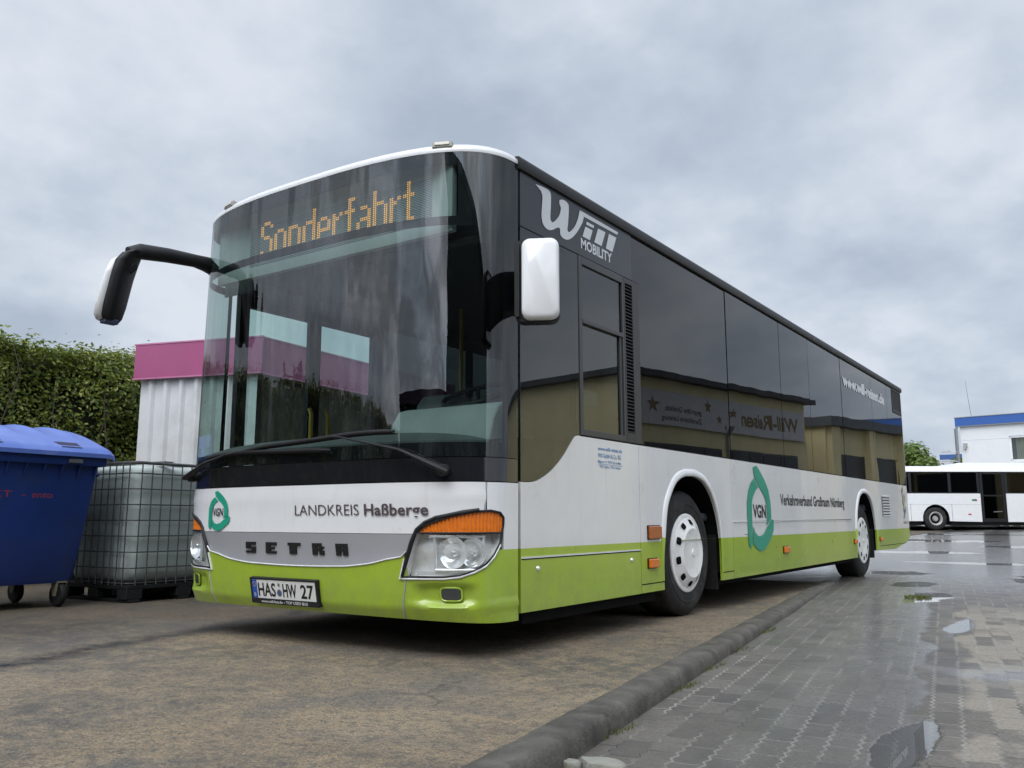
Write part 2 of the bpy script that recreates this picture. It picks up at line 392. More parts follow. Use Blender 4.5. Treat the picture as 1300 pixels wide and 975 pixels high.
PUDDLES = [(1.09, 6.0, .26, .75), (2.03, -.10, .11, .55), (.72, 7.7, .3, .6), (1.72, 3.6, .10, .7), (-.6, 16.5, 1.2, .8),
           (-1.7, 24.5, 2.4, 1.5), (1.2, 20.5, 1.5, .8), (.9, 12.6, 1.3, .4), (-2.4, 32.5, 3.5, 1.1), (.2, 9.6, .5, .5), (2.0, 9.2, .5, 1.2)]
def paving_mat():
    m, t, p, out = newmat('wet_interlocking_pavers')
    o = N(t, 'ShaderNodeTexCoord').outputs['Object']
    mp = N(t, 'ShaderNodeMapping'); mp.inputs['Rotation'].default_value = (0, 0, -.142); t.links.new(o, mp.inputs[0])
    s = N(t, 'ShaderNodeSeparateXYZ'); t.links.new(mp.outputs[0], s.inputs[0])
    X, Y = s.outputs[0], s.outputs[1]
    def tri(v, period):
        return math_(t, 'SUBTRACT', math_(t, 'PINGPONG', v, period / 2), period / 4)
    wob = noise(t, o, 1.3, 3)
    xs = math_(t, 'ADD', X, math_(t, 'MULTIPLY', tri(Y, .075), .42))
    xs = math_(t, 'ADD', xs, math_(t, 'MULTIPLY', wob, .015))
    ys = math_(t, 'ADD', Y, math_(t, 'MULTIPLY', tri(X, .118), .10))
    ys = math_(t, 'ADD', ys, math_(t, 'MULTIPLY', noise(t, o, 2.1, 2), .02))
    cbn = N(t, 'ShaderNodeCombineXYZ'); t.links.new(ys, cbn.inputs[0]); t.links.new(xs, cbn.inputs[1])
    br = N(t, 'ShaderNodeTexBrick'); br.offset = .5; br.squash = 1
    for k, v in (('Scale', 1.0), ('Mortar Size', .0036), ('Mortar Smooth', .35), ('Brick Width', .216), ('Row Height', .109), ('Bias', 0.0)):
        br.inputs[k].default_value = v
    br.inputs['Color1'].default_value = (0, 0, 0, 1); br.inputs['Color2'].default_value = (1, 1, 1, 1); br.inputs['Mortar'].default_value = (.5, .5, .5, 1)
    t.links.new(cbn.outputs[0], br.inputs['Vector'])
    joint = br.outputs['Fac']
    rnd = br.outputs['Color']
    big = noise(t, o, .7, 6, .6, .3); fine = noise(t, o, 80, 3, .6); mid = noise(t, o, 5, 6, .65)
    c = ramp(t, rnd, [(0, (.095, .088, .080)), (1, (.160, .148, .132))])
    c = mixc(t, ramp(t, big, [(.4, 0), (.65, .6)]), c, (.155, .135, .108))
    c = mixc(t, ramp(t, mid, [(.52, 0), (.72, .5)]), c, (.055, .054, .052))
    # the strip of pale rectangular pavers to the right
    edge = math_(t, 'ADD', X, math_(t, 'MULTIPLY', math_(t, 'SUBTRACT', noise(t, o, 1.6, 3), .5), .55))
    pale = math_(t, 'MULTIPLY', ramp(t, math_(t, 'SUBTRACT', edge, 2.0), [(.21, 0), (.25, 1)]),
                 ramp(t, math_(t, 'MULTIPLY', Y, .1), [(.44, 1), (.54, 0)]))
    pale = math_(t, 'MULTIPLY', pale, ramp(t, math_(t, 'ADD', math_(t, 'MULTIPLY', rnd, .5), math_(t, 'MULTIPLY', mid, .6)), [(.40, .12), (.52, .9)]))
    c = mixc(t, math_(t, 'MULTIPLY', pale, .75), c, (.33, .29, .23))
    c = mixc(t, .4, c, ramp(t, fine, [(.3, (.1, .1, .1)), (.7, (.85, .85, .85))]), 'OVERLAY')
    jc = ramp(t, noise(t, o, 3.3, 5), [(.40, (.020, .019, .016)), (.50, (.14, .13, .11)), (.60, (.40, .38, .33))])
    moss = ramp(t, noise(t, o, 1.1, 4), [(.58, 0), (.66, .6)])
    jc = mixc(t, moss, jc, (.05, .06, .02))
    c = mixc(t, math_(t, 'MULTIPLY', joint, .9), c, jc)
    dl_ = math_(t, 'PINGPONG', xs, .0545)
    lj = math_(t, 'MULTIPLY', ramp(t, math_(t, 'MULTIPLY', dl_, 10.0), [(.045, 1), (.075, 0)]), ramp(t, noise(t, o, 1.7, 5, .6), [(.44, .08), (.60, .6)]))
    c = mixc(t, lj, c, (.36, .345, .30))
    # standing water
    pud = None
    dn = math_(t, 'MULTIPLY', math_(t, 'SUBTRACT', noise(t, o, 2.4, 5, .6), .5), 1.5)
    so_ = N(t, 'ShaderNodeSeparateXYZ'); t.links.new(o, so_.inputs[0])
    for (px, py, rx, ry) in PUDDLES:
        ax = math_(t, 'DIVIDE', math_(t, 'SUBTRACT', so_.outputs[0], px), rx)
        ay = math_(t, 'DIVIDE', math_(t, 'SUBTRACT', so_.outputs[1], py), ry)
        d = math_(t, 'SQRT', math_(t, 'ADD', math_(t, 'MULTIPLY', ax, ax), math_(t, 'MULTIPLY', ay, ay)))
        d = math_(t, 'ADD', d, dn)
        pud = d if pud is None else math_(t, 'MINIMUM', pud, d)
    water = ramp(t, pud, [(.78, 1), (.86, 0)])
    wetn = ramp(t, pud, [(.7, 1), (1.5, 0)])
    wide = ramp(t, noise(t, o, .45, 5, .6, .3), [(.42, 0), (.6, 1)])
    far = ramp(t, math_(t, 'MULTIPLY', so_.outputs[1], .02), [(.04, 0), (.20, 1)])
    sx_ = math_(t, 'SUBTRACT', edge, 1.05); strip = math_(t, 'MULTIPLY', ramp(t, sx_, [(.05, 0), (.45, 1)]), ramp(t, sx_, [(.95, 1), (1.2, .25)]))
    wide = math_(t, 'MAXIMUM', wide, math_(t, 'MULTIPLY', strip, .95), clamp=True)
    wet = math_(t, 'MAXIMUM', wetn, math_(t, 'MAXIMUM', math_(t, 'MULTIPLY', wide, .85), far))
    c = mixc(t, math_(t, 'MULTIPLY', wet, .28), c, (.03, .03, .03))
    c = mixc(t, math_(t, 'MULTIPLY', water, .55), c, (.045, .043, .038))
    t.links.new(c, p.inputs['Base Color'])
    r = math_(t, 'SUBTRACT', .72, math_(t, 'MULTIPLY', wet, .54))
    r = math_(t, 'ADD', r, math_(t, 'MULTIPLY', math_(t, 'SUBTRACT', mid, .5), .25))
    r = math_(t, 'MULTIPLY', r, math_(t, 'SUBTRACT', 1.0, math_(t, 'MULTIPLY', water, .95)), clamp=True)
    t.links.new(r, p.inputs['Roughness'])
    p.inputs['Coat IOR'].default_value = 1.36; p.inputs['Coat Roughness'].default_value = .2
    t.links.new(math_(t, 'MULTIPLY', ramp(t, wet, [(.55, 0), (1.0, .62)]), math_(t, 'ADD', .55, math_(t, 'MULTIPLY', mid, .6)), clamp=True), p.inputs['Coat Weight'])
    cn = bump(t, noise(t, o, 7, 3), .10, .004); t.links.new(cn, p.inputs['Coat Normal'])
    dry = math_(t, 'SUBTRACT', 1.0, water)
    h = math_(t, 'ADD', math_(t, 'MULTIPLY', math_(t, 'SUBTRACT', 1.0, joint), 1.0), math_(t, 'MULTIPLY', fine, .10))
    h = math_(t, 'ADD', h, math_(t, 'MULTIPLY', rnd, .22))
    h = math_(t, 'ADD', h, math_(t, 'MULTIPLY', noise(t, o, 22, 3), .2))
    h = math_(t, 'MULTIPLY', h, math_(t, 'MULTIPLY', dry, math_(t, 'SUBTRACT', 1.0, math_(t, 'MULTIPLY', wet, .72))))
    t.links.new(bump(t, h, .85, .008), p.inputs['Normal'])
    return m
# asphalt bay the front of the bus stands on: everything left of the kerb
g = MB()
ys = [-60, -20, -8, -4, -2, 0, 2, 4, 6, 7.35]
g.grid(lambda u, y: (-14 + (KX(y) - .008 + 14) * u if y > -30 else -60 + (KX(y) + 59.992) * u, y, 0.0), [i / 12 for i in range(13)], ys)
g.grid(lambda x, y: (x, y, 0.0 + (.0112 * (y - 7.35) if y > 7.35 else 0) + .004), [-14, -10, -6, -3.3], [7.35, 12, 20, 40])
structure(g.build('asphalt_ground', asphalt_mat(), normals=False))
g = MB()
pys = [-60, -20, -10, -3] + [i * .75 - 2.25 for i in range(14)] + [9, 12, 18, 26, 36, 46, 60, 90]
g.grid(lambda x, y: (x, y, paving_z(y)), [-40, -14, -3, -1, 1, 2.5, 5, 12, 24, 60], pys)
structure(g.build('yard_pavement', paving_mat(), normals=False))
g = MB(); g.grid(lambda x, y: (x, y, -1.2), [-900, -100, 100, 900], [-900, -100, 100, 900])
structure(g.build('ground', mat('distant_ground', (.06, .065, .04), .9, var=.3, vscale=.05), normals=False))

def kerb():
    m = mat('kerb_stone', (.115, .106, .092), .75, 0, 0, .40, 7, 1.0, 85, spec=.3, dirt=(.045, .044, .039, .8), dscale=5, bdist=.008)
    prof = [(0, -.05), (0, .008), (.006, .018), (.024, .025), (.070, .027), (.118, .026), (.142, .018), (.155, -.002), (.159, -.04), (.162, -.16)]
    mb = MB(); y = -4.6; n = 0
    while y < 7.25:
        L = min(1.0, 7.3 - y)
        rz = random.uniform(-.004, .004); rx = random.uniform(-.004, .004)
        yy = [y + .006, y + .02] + [y + L * k / 8 for k in range(1, 8)] + [y + L - .02, y + L - .006]
        def P(a, b, rz=rz, rx=rx, y0=yy[0], y1=yy[-1]):
            px, pz = prof[int(a)]
            e = .016 if b in (y0, y1) else 0
            wear = .002 * sin(b * 7.3 + px * 31) + .0015 * sin(b * 19.1)
            return (KX(b) + px + rx - (0 if px < .07 else e), b, pz + rz - e + wear * (pz > 0))
        mb.grid(P, list(range(len(prof))), yy)
        y += L
    o = mb.build('kerb', m, smooth=50, normals=True)
    return structure(o)
kerb()

# ------------------------------------------------------------------ the city bus
YF, TL, WID = 2.763, .0052, 2.55
bus = thing('city_bus', 'long white city bus with lime green skirt and dark windows parked across the yard', 'bus', (0, YF, 0))
bus.rotation_euler = (TL, 0, 0); bus['_org'] = (0, YF, 0)
def interp(x, xs, ys_):
    if x <= xs[0]: return ys_[0]
    for i in range(len(xs) - 1):
        if x <= xs[i + 1]: return ys_[i] + (ys_[i + 1] - ys_[i]) * (x - xs[i]) / (xs[i + 1] - xs[i] + 1e-12)
    return ys_[-1]
def pl(pts): xs, ys_ = [p[0] for p in pts], [p[1] for p in pts]; return lambda x: interp(x, xs, ys_)
y0f = pl([(.2, .06), (.27, .015), (.35, .0), (.6, -.03), (1.07, -.05), (2.0, -.06), (2.8, -.065)])
nf = pl([(.2, 3.7), (1.0, 3.35), (2.8, 2.8)])
def F0(ph, z):
    n = nf(z); c, s = cos(ph), sin(ph); a = WID / 2; y0 = y0f(z)
    x = -a + a * math.copysign(abs(c) ** (2 / n), c)
    return x, .46 - (.46 - y0) * max(s, 0) ** (2 / n)
def F(ph, z, off=0.0):
    """point on the bus front: ph 0 (left edge) .. pi (right edge); off > 0 lies outside the skin"""
    x, y = F0(ph, z)
    if off:
        h = .004; xa, ya = F0(max(ph - h, 0), z); xb, yb = F0(min(ph + h, pi), z)
        tx, ty = xb - xa, yb - ya; L = math.hypot(tx, ty) or 1
        x -= ty / L * off; y += tx / L * off
    return (x, y, z)
def _outward():
    a = F(pi / 2, 1.0, .1); b = F(pi / 2, 1.0)
    return a[1] < b[1]
assert _outward()
# equal-arc table
_tab = []; _L = 0; _prev = F0(0, 1.0)
for i in range(1201):
    ph = pi * (i / 1200) ** 1.0
    q = F0(ph, 1.0); _L += math.hypot(q[0] - _prev[0], q[1] - _prev[1]); _prev = q; _tab.append((_L, ph))
def phis(a, b, n=90, extra=()):
    la = interp(a, [p for _, p in _tab], [l for l, _ in _tab]); lb = interp(b, [p for _, p in _tab], [l for l, _ in _tab])
    r = [interp(la + (lb - la) * i / n, [l for l, _ in _tab], [p for _, p in _tab]) for i in range(n + 1)]
    r[0], r[-1] = a, b
    for e in extra:
        if a < e < b: r += [e]
    return sorted(set(r))
def arc_of(ph): return interp(ph, [p for _, p in _tab], [l for l, _ in _tab])
def ph_of(l): return interp(l, [l_ for l_, _ in _tab], [p for _, p in _tab])
def fpanel(mb, a, b, zlo, zhi, nz=6, off=0.0, n=90, m=0, extra=(), lip=.0):
    zl = zlo if callable(zlo) else (lambda p: zlo); zh = zhi if callable(zhi) else (lambda p: zhi)
    ps_ = phis(a, b, n, extra)
    of = off if callable(off) else (lambda p, z: off)
    vs = [t_ / nz for t_ in range(nz + 1)]
    def P(p, t_):
        z = zl(p) + (zh(p) - zl(p)) * t_
        return F(p, z, of(p, z))
    mb.grid(P, ps_, vs, m)
    if lip:
        for e in (0, 1):
            mb.grid(lambda p, k, e=e: F(p, zl(p) if e == 0 else zh(p), of(p, zl(p) if e == 0 else zh(p)) - lip * k), ps_, [0, 1], m)
    return mb

# outlines measured on the front (ph, z), left headlamp; the right one mirrors it
OR_TOP = pl([(.125, .70), (.131, .749), (.171, .775), (.288, .786), (.465, .780), (.704, .756), (.861, .724), (.939, .699), (.991, .662)])
HL_BOT = pl([(.150, .655), (.169, .615), (.244, .553), (.349, .504), (.476, .474), (.63, .449), (.79, .439), (1.10, .435)])
SIL = pl([(1.00, .662), (1.09, .548), (1.2, .532), (1.30, .506), (1.43, .486), (1.571, .477), (1.711, .486), (1.84, .506), (1.94, .532), (2.05, .548), (2.14, .662)])
sym = lambda fn: (lambda p: fn(p) if p < pi / 2 else fn(pi - p))
ZTOP, ZGREEN, ZMASK = .936, .580, 1.068
def white_lo(p):
    q = p if p < pi / 2 else pi - p
    if q < .128: return ZGREEN
    if q < .991: return OR_TOP(q)
    return .664
def green_hi(p):
    q = p if p < pi / 2 else pi - p
    if q < .205: return ZGREEN
    if q < 1.085: return min(ZGREEN, HL_BOT(q))
    return SIL(q) - .003
def fog_dent(p, z):
    q = p if p < pi / 2 else pi - p
    l = arc_of(q); dx = (l - arc_of(.79)) / .21; dz = (z - .345) / .062
    d = max(0, 1 - dx * dx) * max(0, 1 - dz * dz)
    crease = math.exp(-((z - .293) / .014) ** 2) * .006 * (1 if q < 1.1 else 0)
    roll = -.0
    return -.030 * min(1, d * 1.8) + crease + roll
br = [.127, .129, .131, .99, .992, pi - .127, pi - .129, pi - .131, pi - .99, pi - .992, .204, .206, 1.084, 1.086, pi - .204, pi - .206, pi - 1.084, pi - 1.086, 1.0, pi - 1.0, 1.09, pi - 1.09]
SEAMP = .333
mb = MB()
fpanel(mb, .004, SEAMP - .006, white_lo, ZTOP, 6, 0, 30, 0, br, .02); mb.build('corner_panel', WHITE, bus, smooth=40); mb = MB()
fpanel(mb, pi - SEAMP + .006, pi - .004, white_lo, ZTOP, 6, 0, 30, 0, br, .02); mb.build('corner_panel', WHITE, bus, smooth=40)
mb = MB(); fpanel(mb, SEAMP + .006, pi - SEAMP - .006, white_lo, ZTOP, 8, lambda p, z: .004 * math.exp(-((z - .86) / .03) ** 2), 120, 0, br, .02)
mb.build('front_flap', WHITE, bus, 40)
mb = MB(); fpanel(mb, .985, pi - .985, SIL, .661, 8, lambda p, z: .001 - .007 * sin(pi * min(1, max(0, (z - .48) / .18))), 90, 0, br, .01)
mb.build('silver_trim', SILVER, bus, 40)
mb = MB()
GB = .20
fpanel(mb, .004, pi - .004, lambda p: GB + .014 * sin(p) ** 2, green_hi, 16, fog_dent, 170, 0, br, .02)
mb.grid(lambda p, k: F(p, GB + .014 * sin(p) ** 2 + .01 * k, fog_dent(p, GB) - .09 * k), phis(.004, pi - .004, 90), [0, 1])
mb.build('bumper', LIME, bus, 50)
# dark shell behind the joints, pale strips in the joints
mb = MB(); fpanel(mb, .01, pi - .01, .25, 1.08, 4, -.10, 90); mb.build('front_shell', DARK, bus, 60)
mb = MB()
SEAMM = mat('joint_sealant', (.34, .35, .35), .6)
for s in (0, 1):
    q = (lambda p: p) if s == 0 else (lambda p: pi - p)
    mb.tube([F(q(SEAMP + .02 * k / 6), ZTOP - .004 - .15 * k / 6, -.004) for k in range(7)], .007, 6, 0)
    mb.tube([F(q(1.085 + .055 * k / 8), .432 - .215 * k / 8, .001 + fog_dent(1.1, .432 - .215 * k / 8)) for k in range(9)], .0045, 6, 0)
mb.build_each('panel_joint', SEAMM, bus, smooth=60)
# white lip under the silver trim and under the lamps
mb = MB()
mb.tube([F(p, SIL(p) - .004, .003) for p in phis(1.07, pi - 1.07, 50)], .0045, 6)
for s in (0, 1):
    q = (lambda p: p) if s == 0 else (lambda p: pi - p)
    pts = [F(q(1.085), .53, .004), F(q(1.128), .425, .004)] + [F(q(p), HL_BOT(p) - .009, .004) for p in (1.05, .95, .79, .63, .476, .349, .244, .169)]
    mb.tube(pts, .006, 6)
mb.build_each('white_lip', WHITE, bus, smooth=60)

def headlight(s):
    q = (lambda p: p) if s == 0 else (lambda p: pi - p)
    top = [(.131, .749), (.171, .775), (.288, .786), (.465, .780), (.704, .756), (.861, .724), (.939, .699), (.991, .665)]
    bot = [(1.109, .437), (.79, .439), (.63, .449), (.476, .474), (.349, .504), (.244, .553), (.169, .615), (.150, .665), (.134, .711)]
    ring = []
    def dens(pts):
        r = []
        for (a, b), (c, d) in zip(pts, pts[1:]):
            for k in range(4): r.append((a + (c - a) * k / 4, b + (d - b) * k / 4))
        return r
    ring = dens(top + bot + [top[0]])
    HOUSM = mat('lamp_housing', (.80, .80, .79), .26, .12, 0, .12, 20)
    mb = MB()
    n = len(ring)
    mb.add([F(q(p), z, .0) for p, z in ring] + [F(q(p), z, -.07) for p, z in ring], [(i, (i + 1) % n, n + (i + 1) % n, n + i) for i in range(n)])
    lo = lambda p: HL_BOT(p if p < pi / 2 else pi - p)
    A, B = (.15, 1.10) if s == 0 else (pi - 1.10, pi - .15)
    def hi(p):
        r = p if p < pi / 2 else pi - p
        return .664 if r < .991 else .664 - (r - .991) / .118 * .225
    def zs(p, z): return -.062 - .012 * sin(z * 30)
    fpanel(mb, A, B, lo, hi, 10, zs, 40)
    h = mb.build('headlight', HOUSM, bus, 50)
    # bowl reflectors and bulbs
    for pc, zc, r in ((.69, .565, .078), (.47, .567, .074)):
        c = Vector(F(q(pc), zc, -.028)); nrm = Vector((.18 if s == 0 else -.18, -1, 0)).normalized()
        prof = [(r * k / 9, .052 * (k / 9) ** 2 - .046) for k in range(10)] + [(r * 1.06, .010)]
        mb = MB(); mb.lathe([(max(a, .001), b) for a, b in prof], (0, 0, 0), 'z', 28)
        rot = nrm.to_track_quat('Z', 'Y').to_matrix()
        mb.v = [tuple(rot @ Vector(v) + c) for v in mb.v]
        ref = mb.build('reflector', CHROME, h, 40, off=bus['_org'])
        mb = MB(); mb.lathe([(.001, .012), (.012, .010), (.020, 0), (.021, -.02), (.012, -.04)], (0, 0, 0), 'z', 16)
        mb.v = [tuple(rot @ Vector(v) + c + nrm * .0) for v in mb.v]
        mb.build('bulb', LENS if False else mat('bulb_shield', (.75, .76, .77), .18, .6), ref, 40, off=bus['_org'])
    mb = MB()
    mb.tube([F(q(p), .474 + .0 * p, -.018) for p in (.86, .75, .62, .5, .40)], .011, 8)
    mb.tube([F(q(p), .650, -.022) for p in (.90, .75, .6, .45, .33)], .009, 8)
    for pc in (.86, .35): mb.tube([F(q(pc), .474, -.020), F(q(pc), .56, -.03), F(q(pc), .650, -.022)], .008, 8)
    fpanel(mb, *((.45, 1.02) if s == 0 else (pi - 1.02, pi - .45)), lambda p: lo(p) + .010, lambda p: lo(p) + .030, 3, -.022, 20)
    mb.build('lamp_bezel', CHROME, h, 50, off=bus['_org'])
    mb = MB(); A2, B2 = (.133, .985) if s == 0 else (pi - .985, pi - .133)
    ot = lambda p: OR_TOP(p if p < pi / 2 else pi - p)
    fpanel(mb, A2, B2, .671, lambda p: max(.673, ot(p) - .004), 6, lambda p, z: -.006 + .0035 * sin(arc_of(p) * 2 * pi / .022), 180)
    mb.build('turn_signal', ORANGE, h, 60, off=bus['_org'])
    mb = MB(); fpanel(mb, A, B, lo, hi, 5, .002, 40); mb.build('lamp_cover', LENS, h, 60, off=bus['_org'])
    mb = MB()
    mb.tube([F(q(p), z, .001) for p, z in ring + ring[:1]], .0065, 6)
    mb.tube([F(q(p), .668, .001) for p in (.155, .3, .5, .7, .85, .985)], .0055, 6)
    mb.tube([F(q(p), z, .001) for p, z in dens([(1.112, .44), (1.075, .52), (1.025, .625), (.985, .685), (.92, .722), (.83, .748), (.589, .777), (.358, .792)])], .011, 6)
    mb.build('lamp_gasket', PLASTIC, h, 60, off=bus['_org'])
    return h
def fcoord(a, b, p0=None):  # helper for lettering on the front: arc metres from the left edge
    return F(ph_of(a), b, .003)
h1 = headlight(0); h2 = headlight(1)
for o in (h1, h2): pass
# fog lamps
for s in (0, 1):
    q = (lambda p: p) if s == 0 else (lambda p: pi - p)
    pc = arc_of(.735)
    def RR(a, b, o_):
        return F(q(ph_of(pc + a)), .350 + b, o_)
    loop = []
    for k in range(32):
        t_ = 2 * pi * k / 32; c_, s_ = cos(t_), sin(t_)
        loop.append((.064 * math.copysign(abs(c_) ** .5, c_), .034 * math.copysign(abs(s_) ** .5, s_)))
    mb = MB(); mb.add([RR(a, b, -.021) for a, b in loop] + [RR(a * .95, b * .95, -.016) for a, b in loop], [tuple(range(32, 64))] + [(i, (i + 1) % 32, 32 + (i + 1) % 32, 32 + i) for i in range(32)])
    fl = mb.build('fog_lamp', mat('smoked_lens', (.045, .05, .05), .12, 0, .5), bus, 30)
    mb = MB(); mb.tube([RR(a * 1.03, b * 1.03, -.019) for a, b in loop + loop[:1]], .006, 6, caps=False)
    mb.build('lamp_rim', LIME, fl, 60, off=bus['_org'])
# writing on the front
A0 = arc_of(.885)
lettering('district_lettering', 'LANDKREIS', lambda a, b: F(ph_of(arc_of(1.570) - a), .762 + b, .005), arc_of(1.57) - arc_of(1.349), .064, LETTER_GREY, bus, -.004, 0, 1.0)
lettering('district_lettering', 'Haßberge', lambda a, b: F(ph_of(arc_of(1.319) - a), .762 + b, .007), arc_of(1.319) - arc_of(.885), .064, LETTER_GREY, bus, .020, 0, 1.02)
# block lettering on the silver trim, each letter drawn from bars
GL = {'S': ['11111', '11000', '11111', '00011', '11111'], 'E': ['11111', '11000', '11110', '11000', '11111'],
      'T': ['11111', '01100', '01100', '01100', '01100'], 'R': ['11110', '11011', '11110', '11011', '11011'], 'A': ['11111', '11011', '11111', '11011', '11011']}
mb = MB(); xs0 = arc_of(1.715); pitch = (arc_of(1.715) - arc_of(1.42) - .085) / 4
for i, ch in enumerate('SETRA'):
    mb = MB()
    for r_, row in enumerate(GL[ch]):
        c0 = 0
        while c0 < 5:
            if row[c0] == '1':
                c1 = c0
                while c1 < 5 and row[c1] == '1': c1 += 1
                hh = [.0, .018, .028, .041, .052, .066]
                z1, z0 = .605 - hh[r_], .605 - hh[r_ + 1]
                a0 = xs0 - i * pitch - c0 * .0175; a1 = xs0 - i * pitch - c1 * .0175
                # the trim is hollow here: letters stand proud of it
                pts = [(a0, z0), (a1, z0), (a1, z1), (a0, z1)]
                fr_ = [F(ph_of(a), z, .003) for a, z in pts]; bk = [F(ph_of(a), z, -.006) for a, z in pts]
                mb.add(fr_ + bk, [(0, 1, 2, 3), (0, 1, 5, 4), (1, 2, 6, 5), (2, 3, 7, 6), (3, 0, 4, 7)])
                c0 = c1
            else: c0 += 1
    mb.build('brand_letter', LETTER_BLACK, bus)
# three-part ring emblem, drawn once in its own frame (0..1 both ways)
EA = [(4.292, 1.205), (4.387, 1.227), (4.497, 1.17), (4.602, 1.1), (4.70, 1.01), (4.745, .9), (4.757, .82), (4.754, .746), (4.70, .715), (4.610, .672), (4.633, .765), (4.636, .854), (4.61, .91), (4.56, .965), (4.444, 1.031), (4.323, 1.115)]
EB = [(4.300, 1.105), (4.415, 1.026), (4.337, .995), (4.258, .935), (4.223, .878), (4.215, .765), (4.215, .689), (4.212, .586), (4.201, .512), (4.151, .47), (4.110, .51), (4.097, .6), (4.093, .764), (4.099, .886), (4.154, .999), (4.22, 1.06)]
EC = [(4.238, .672), (4.289, .613), (4.351, .584), (4.414, .576), (4.52, .596), (4.60, .645), (4.69, .690), (4.752, .736), (4.822, .721), (4.809, .626), (4.75, .575), (4.677, .53), (4.60, .485), (4.515, .452), (4.411, .443), (4.313, .467), (4.221, .516)]
def emblem(fn):
    mb = MB()
    for poly in (EA, EB, EC):
        mb.add([fn((y - 4.093) / .73, (z - .443) / .784) for y, z in poly], [tuple(range(len(poly)))])
    return mb.build('ring_emblem', TEAL, bus, normals=False)
aL = arc_of(1.94) + .125
emblem(lambda a, b: F(ph_of(aL - a * .250), .668 + b * .252, .0065))
lettering('emblem_lettering', 'VGN', lambda a, b: F(ph_of(aL - .050 - a), .762 + b, .006), .118, .050, LETTER_BLACK, bus, .018, .15)
# number plate
PC = arc_of(1.578)
def PP(a, b, o_): # flat plate tangent to the bumper
    c = Vector(F(1.578, .34, .0)); t_ = (Vector(F(1.56, .34)) - Vector(F(1.596, .34))).normalized()
    n_ = Vector((t_.y, -t_.x, -.20)).normalized(); up_ = n_.cross(t_); up_ = up_ if up_.z > 0 else -up_
    n_ = n_ if n_.y < 0 else -n_
    return tuple(c + t_ * a + up_ * (b - .018) + n_ * (o_ + .016))
mb = MB()
def slab(mb, x0, x1, y0, y1, z0, z1, m=0):
    vs = [PP(x, y, z) for z in (z0, z1) for y in (y0, y1) for x in (x0, x1)]
    mb.add(vs, [(0, 2, 3, 1), (4, 5, 7, 6), (0, 1, 5, 4), (2, 6, 7, 3), (0, 4, 6, 2), (1, 3, 7, 5)], m)
slab(mb, -.290, .290, -.078, .078, -.03, .0); slab(mb, -.290, .290, .066, .078, .0, .006); slab(mb, -.290, .290, -.078, -.046, .0, .006)
slab(mb, -.290, -.274, -.046, .066, .0, .006); slab(mb, .274, .290, -.046, .066, .0, .006)
pfr = mb.build('number_plate', PLASTIC, bus, bev=.002)
mb = MB(); slab(mb, -.273, .273, -.0455, .0655, .0, .003); mb.build('plate_face', PLATEW, pfr, off=bus['_org'])
mb = MB(); slab(mb, -.272, -.231, -.044, .064, .003, .0045); mb.build('country_band', PLATEB, pfr, off=bus['_org'])
def lett_off(*a, **k):
    pfr['_org'] = bus['_org']; o = lettering(*a, **k); return o
for txt, x0, w in (('HAS', -.222, .155), ('HW', -.004, .118), ('27', .148, .108)):
    lett_off('plate_lettering', txt, lambda a, b, x0=x0: PP(x0 + a, -.030 + b, .0042), w, .080, LETTER_BLACK, pfr, .022)
lett_off('country_letter', 'D', lambda a, b: PP(-.259 + a, -.034 + b, .0052), .014, .020, PLATEW, pfr, .02)
lett_off('dealer_lettering', 'www.will-bus.de – TOP USED BUS', lambda a, b: PP(-.20 + a, -.070 + b, .0068), .40, .017, PLATEW, pfr, .012)
mb = MB()
for k in range(12):
    a = 2 * pi * k / 12
    slab(mb, -.2515 + .013 * cos(a) - .002, -.2515 + .013 * cos(a) + .002, .038 + .013 * sin(a) - .002, .038 + .013 * sin(a) + .002, .0045, .005)
mb.build('country_stars', YELLOW, pfr, off=bus['_org'])
for cy, r_, mm in ((-.008, .021, STEEL), (.040, .012, mat('test_sticker', (.35, .36, .37), .5))):
    mb = MB(); mb.add([PP(-.035 + r_ * cos(2 * pi * k / 20), cy + r_ * sin(2 * pi * k / 20), .0045) for k in range(20)], [tuple(range(20))])
    sk = mb.build('inspection_seal', mm, pfr, off=bus['_org'], normals=False)
    mb = MB(); mb.add([PP(-.035 + r_ * .45 * cos(2 * pi * k / 12), cy + r_ * .55 * sin(2 * pi * k / 12), .005) for k in range(12)], [tuple(range(12))])
    mb.build('seal_shield', PLATEB if cy < 0 else LETTER_GREY, sk, off=bus['_org'], normals=False)

# glossy black panel below the windscreen, the windscreen and its printed border
mb = MB(); fpanel(mb, .004, pi - .004, ZTOP + .006, ZMASK, 5, lambda p, z: -.004, 110, 0, (), .015); mb.build('front_mask', BLACKGLOSS, bus, 50)
ZW1 = 2.795
mb = MB(); fpanel(mb, .006, pi - .02, ZMASK + .004, ZW1, 16, 0, 140); ws = mb.build('windscreen', WIND, bus, 60, normals=False)
mb = MB()
# (the lower edge follows the roof: what lies above the destination display is printed black)
RB = .14; DISP = .626; LB = pi - .05
fpanel(mb, .006, RB, ZMASK + .004, 2.36, 8, -.008, 10); fpanel(mb, .006, DISP, 2.36, ZW1, 8, -.008, 30)
fpanel(mb, DISP, LB, 2.365, 2.418, 3, -.008, 90); fpanel(mb, DISP, LB, 2.722, ZW1, 3, -.008, 90)
fpanel(mb, RB, LB, ZMASK + .004, 1.150, 3, -.008, 90); fpanel(mb, LB, pi - .02, ZMASK + .004, ZW1, 8, -.008, 6)
mb.build('printed_border', FRIT, ws, 60, off=bus['_org'], normals=False)
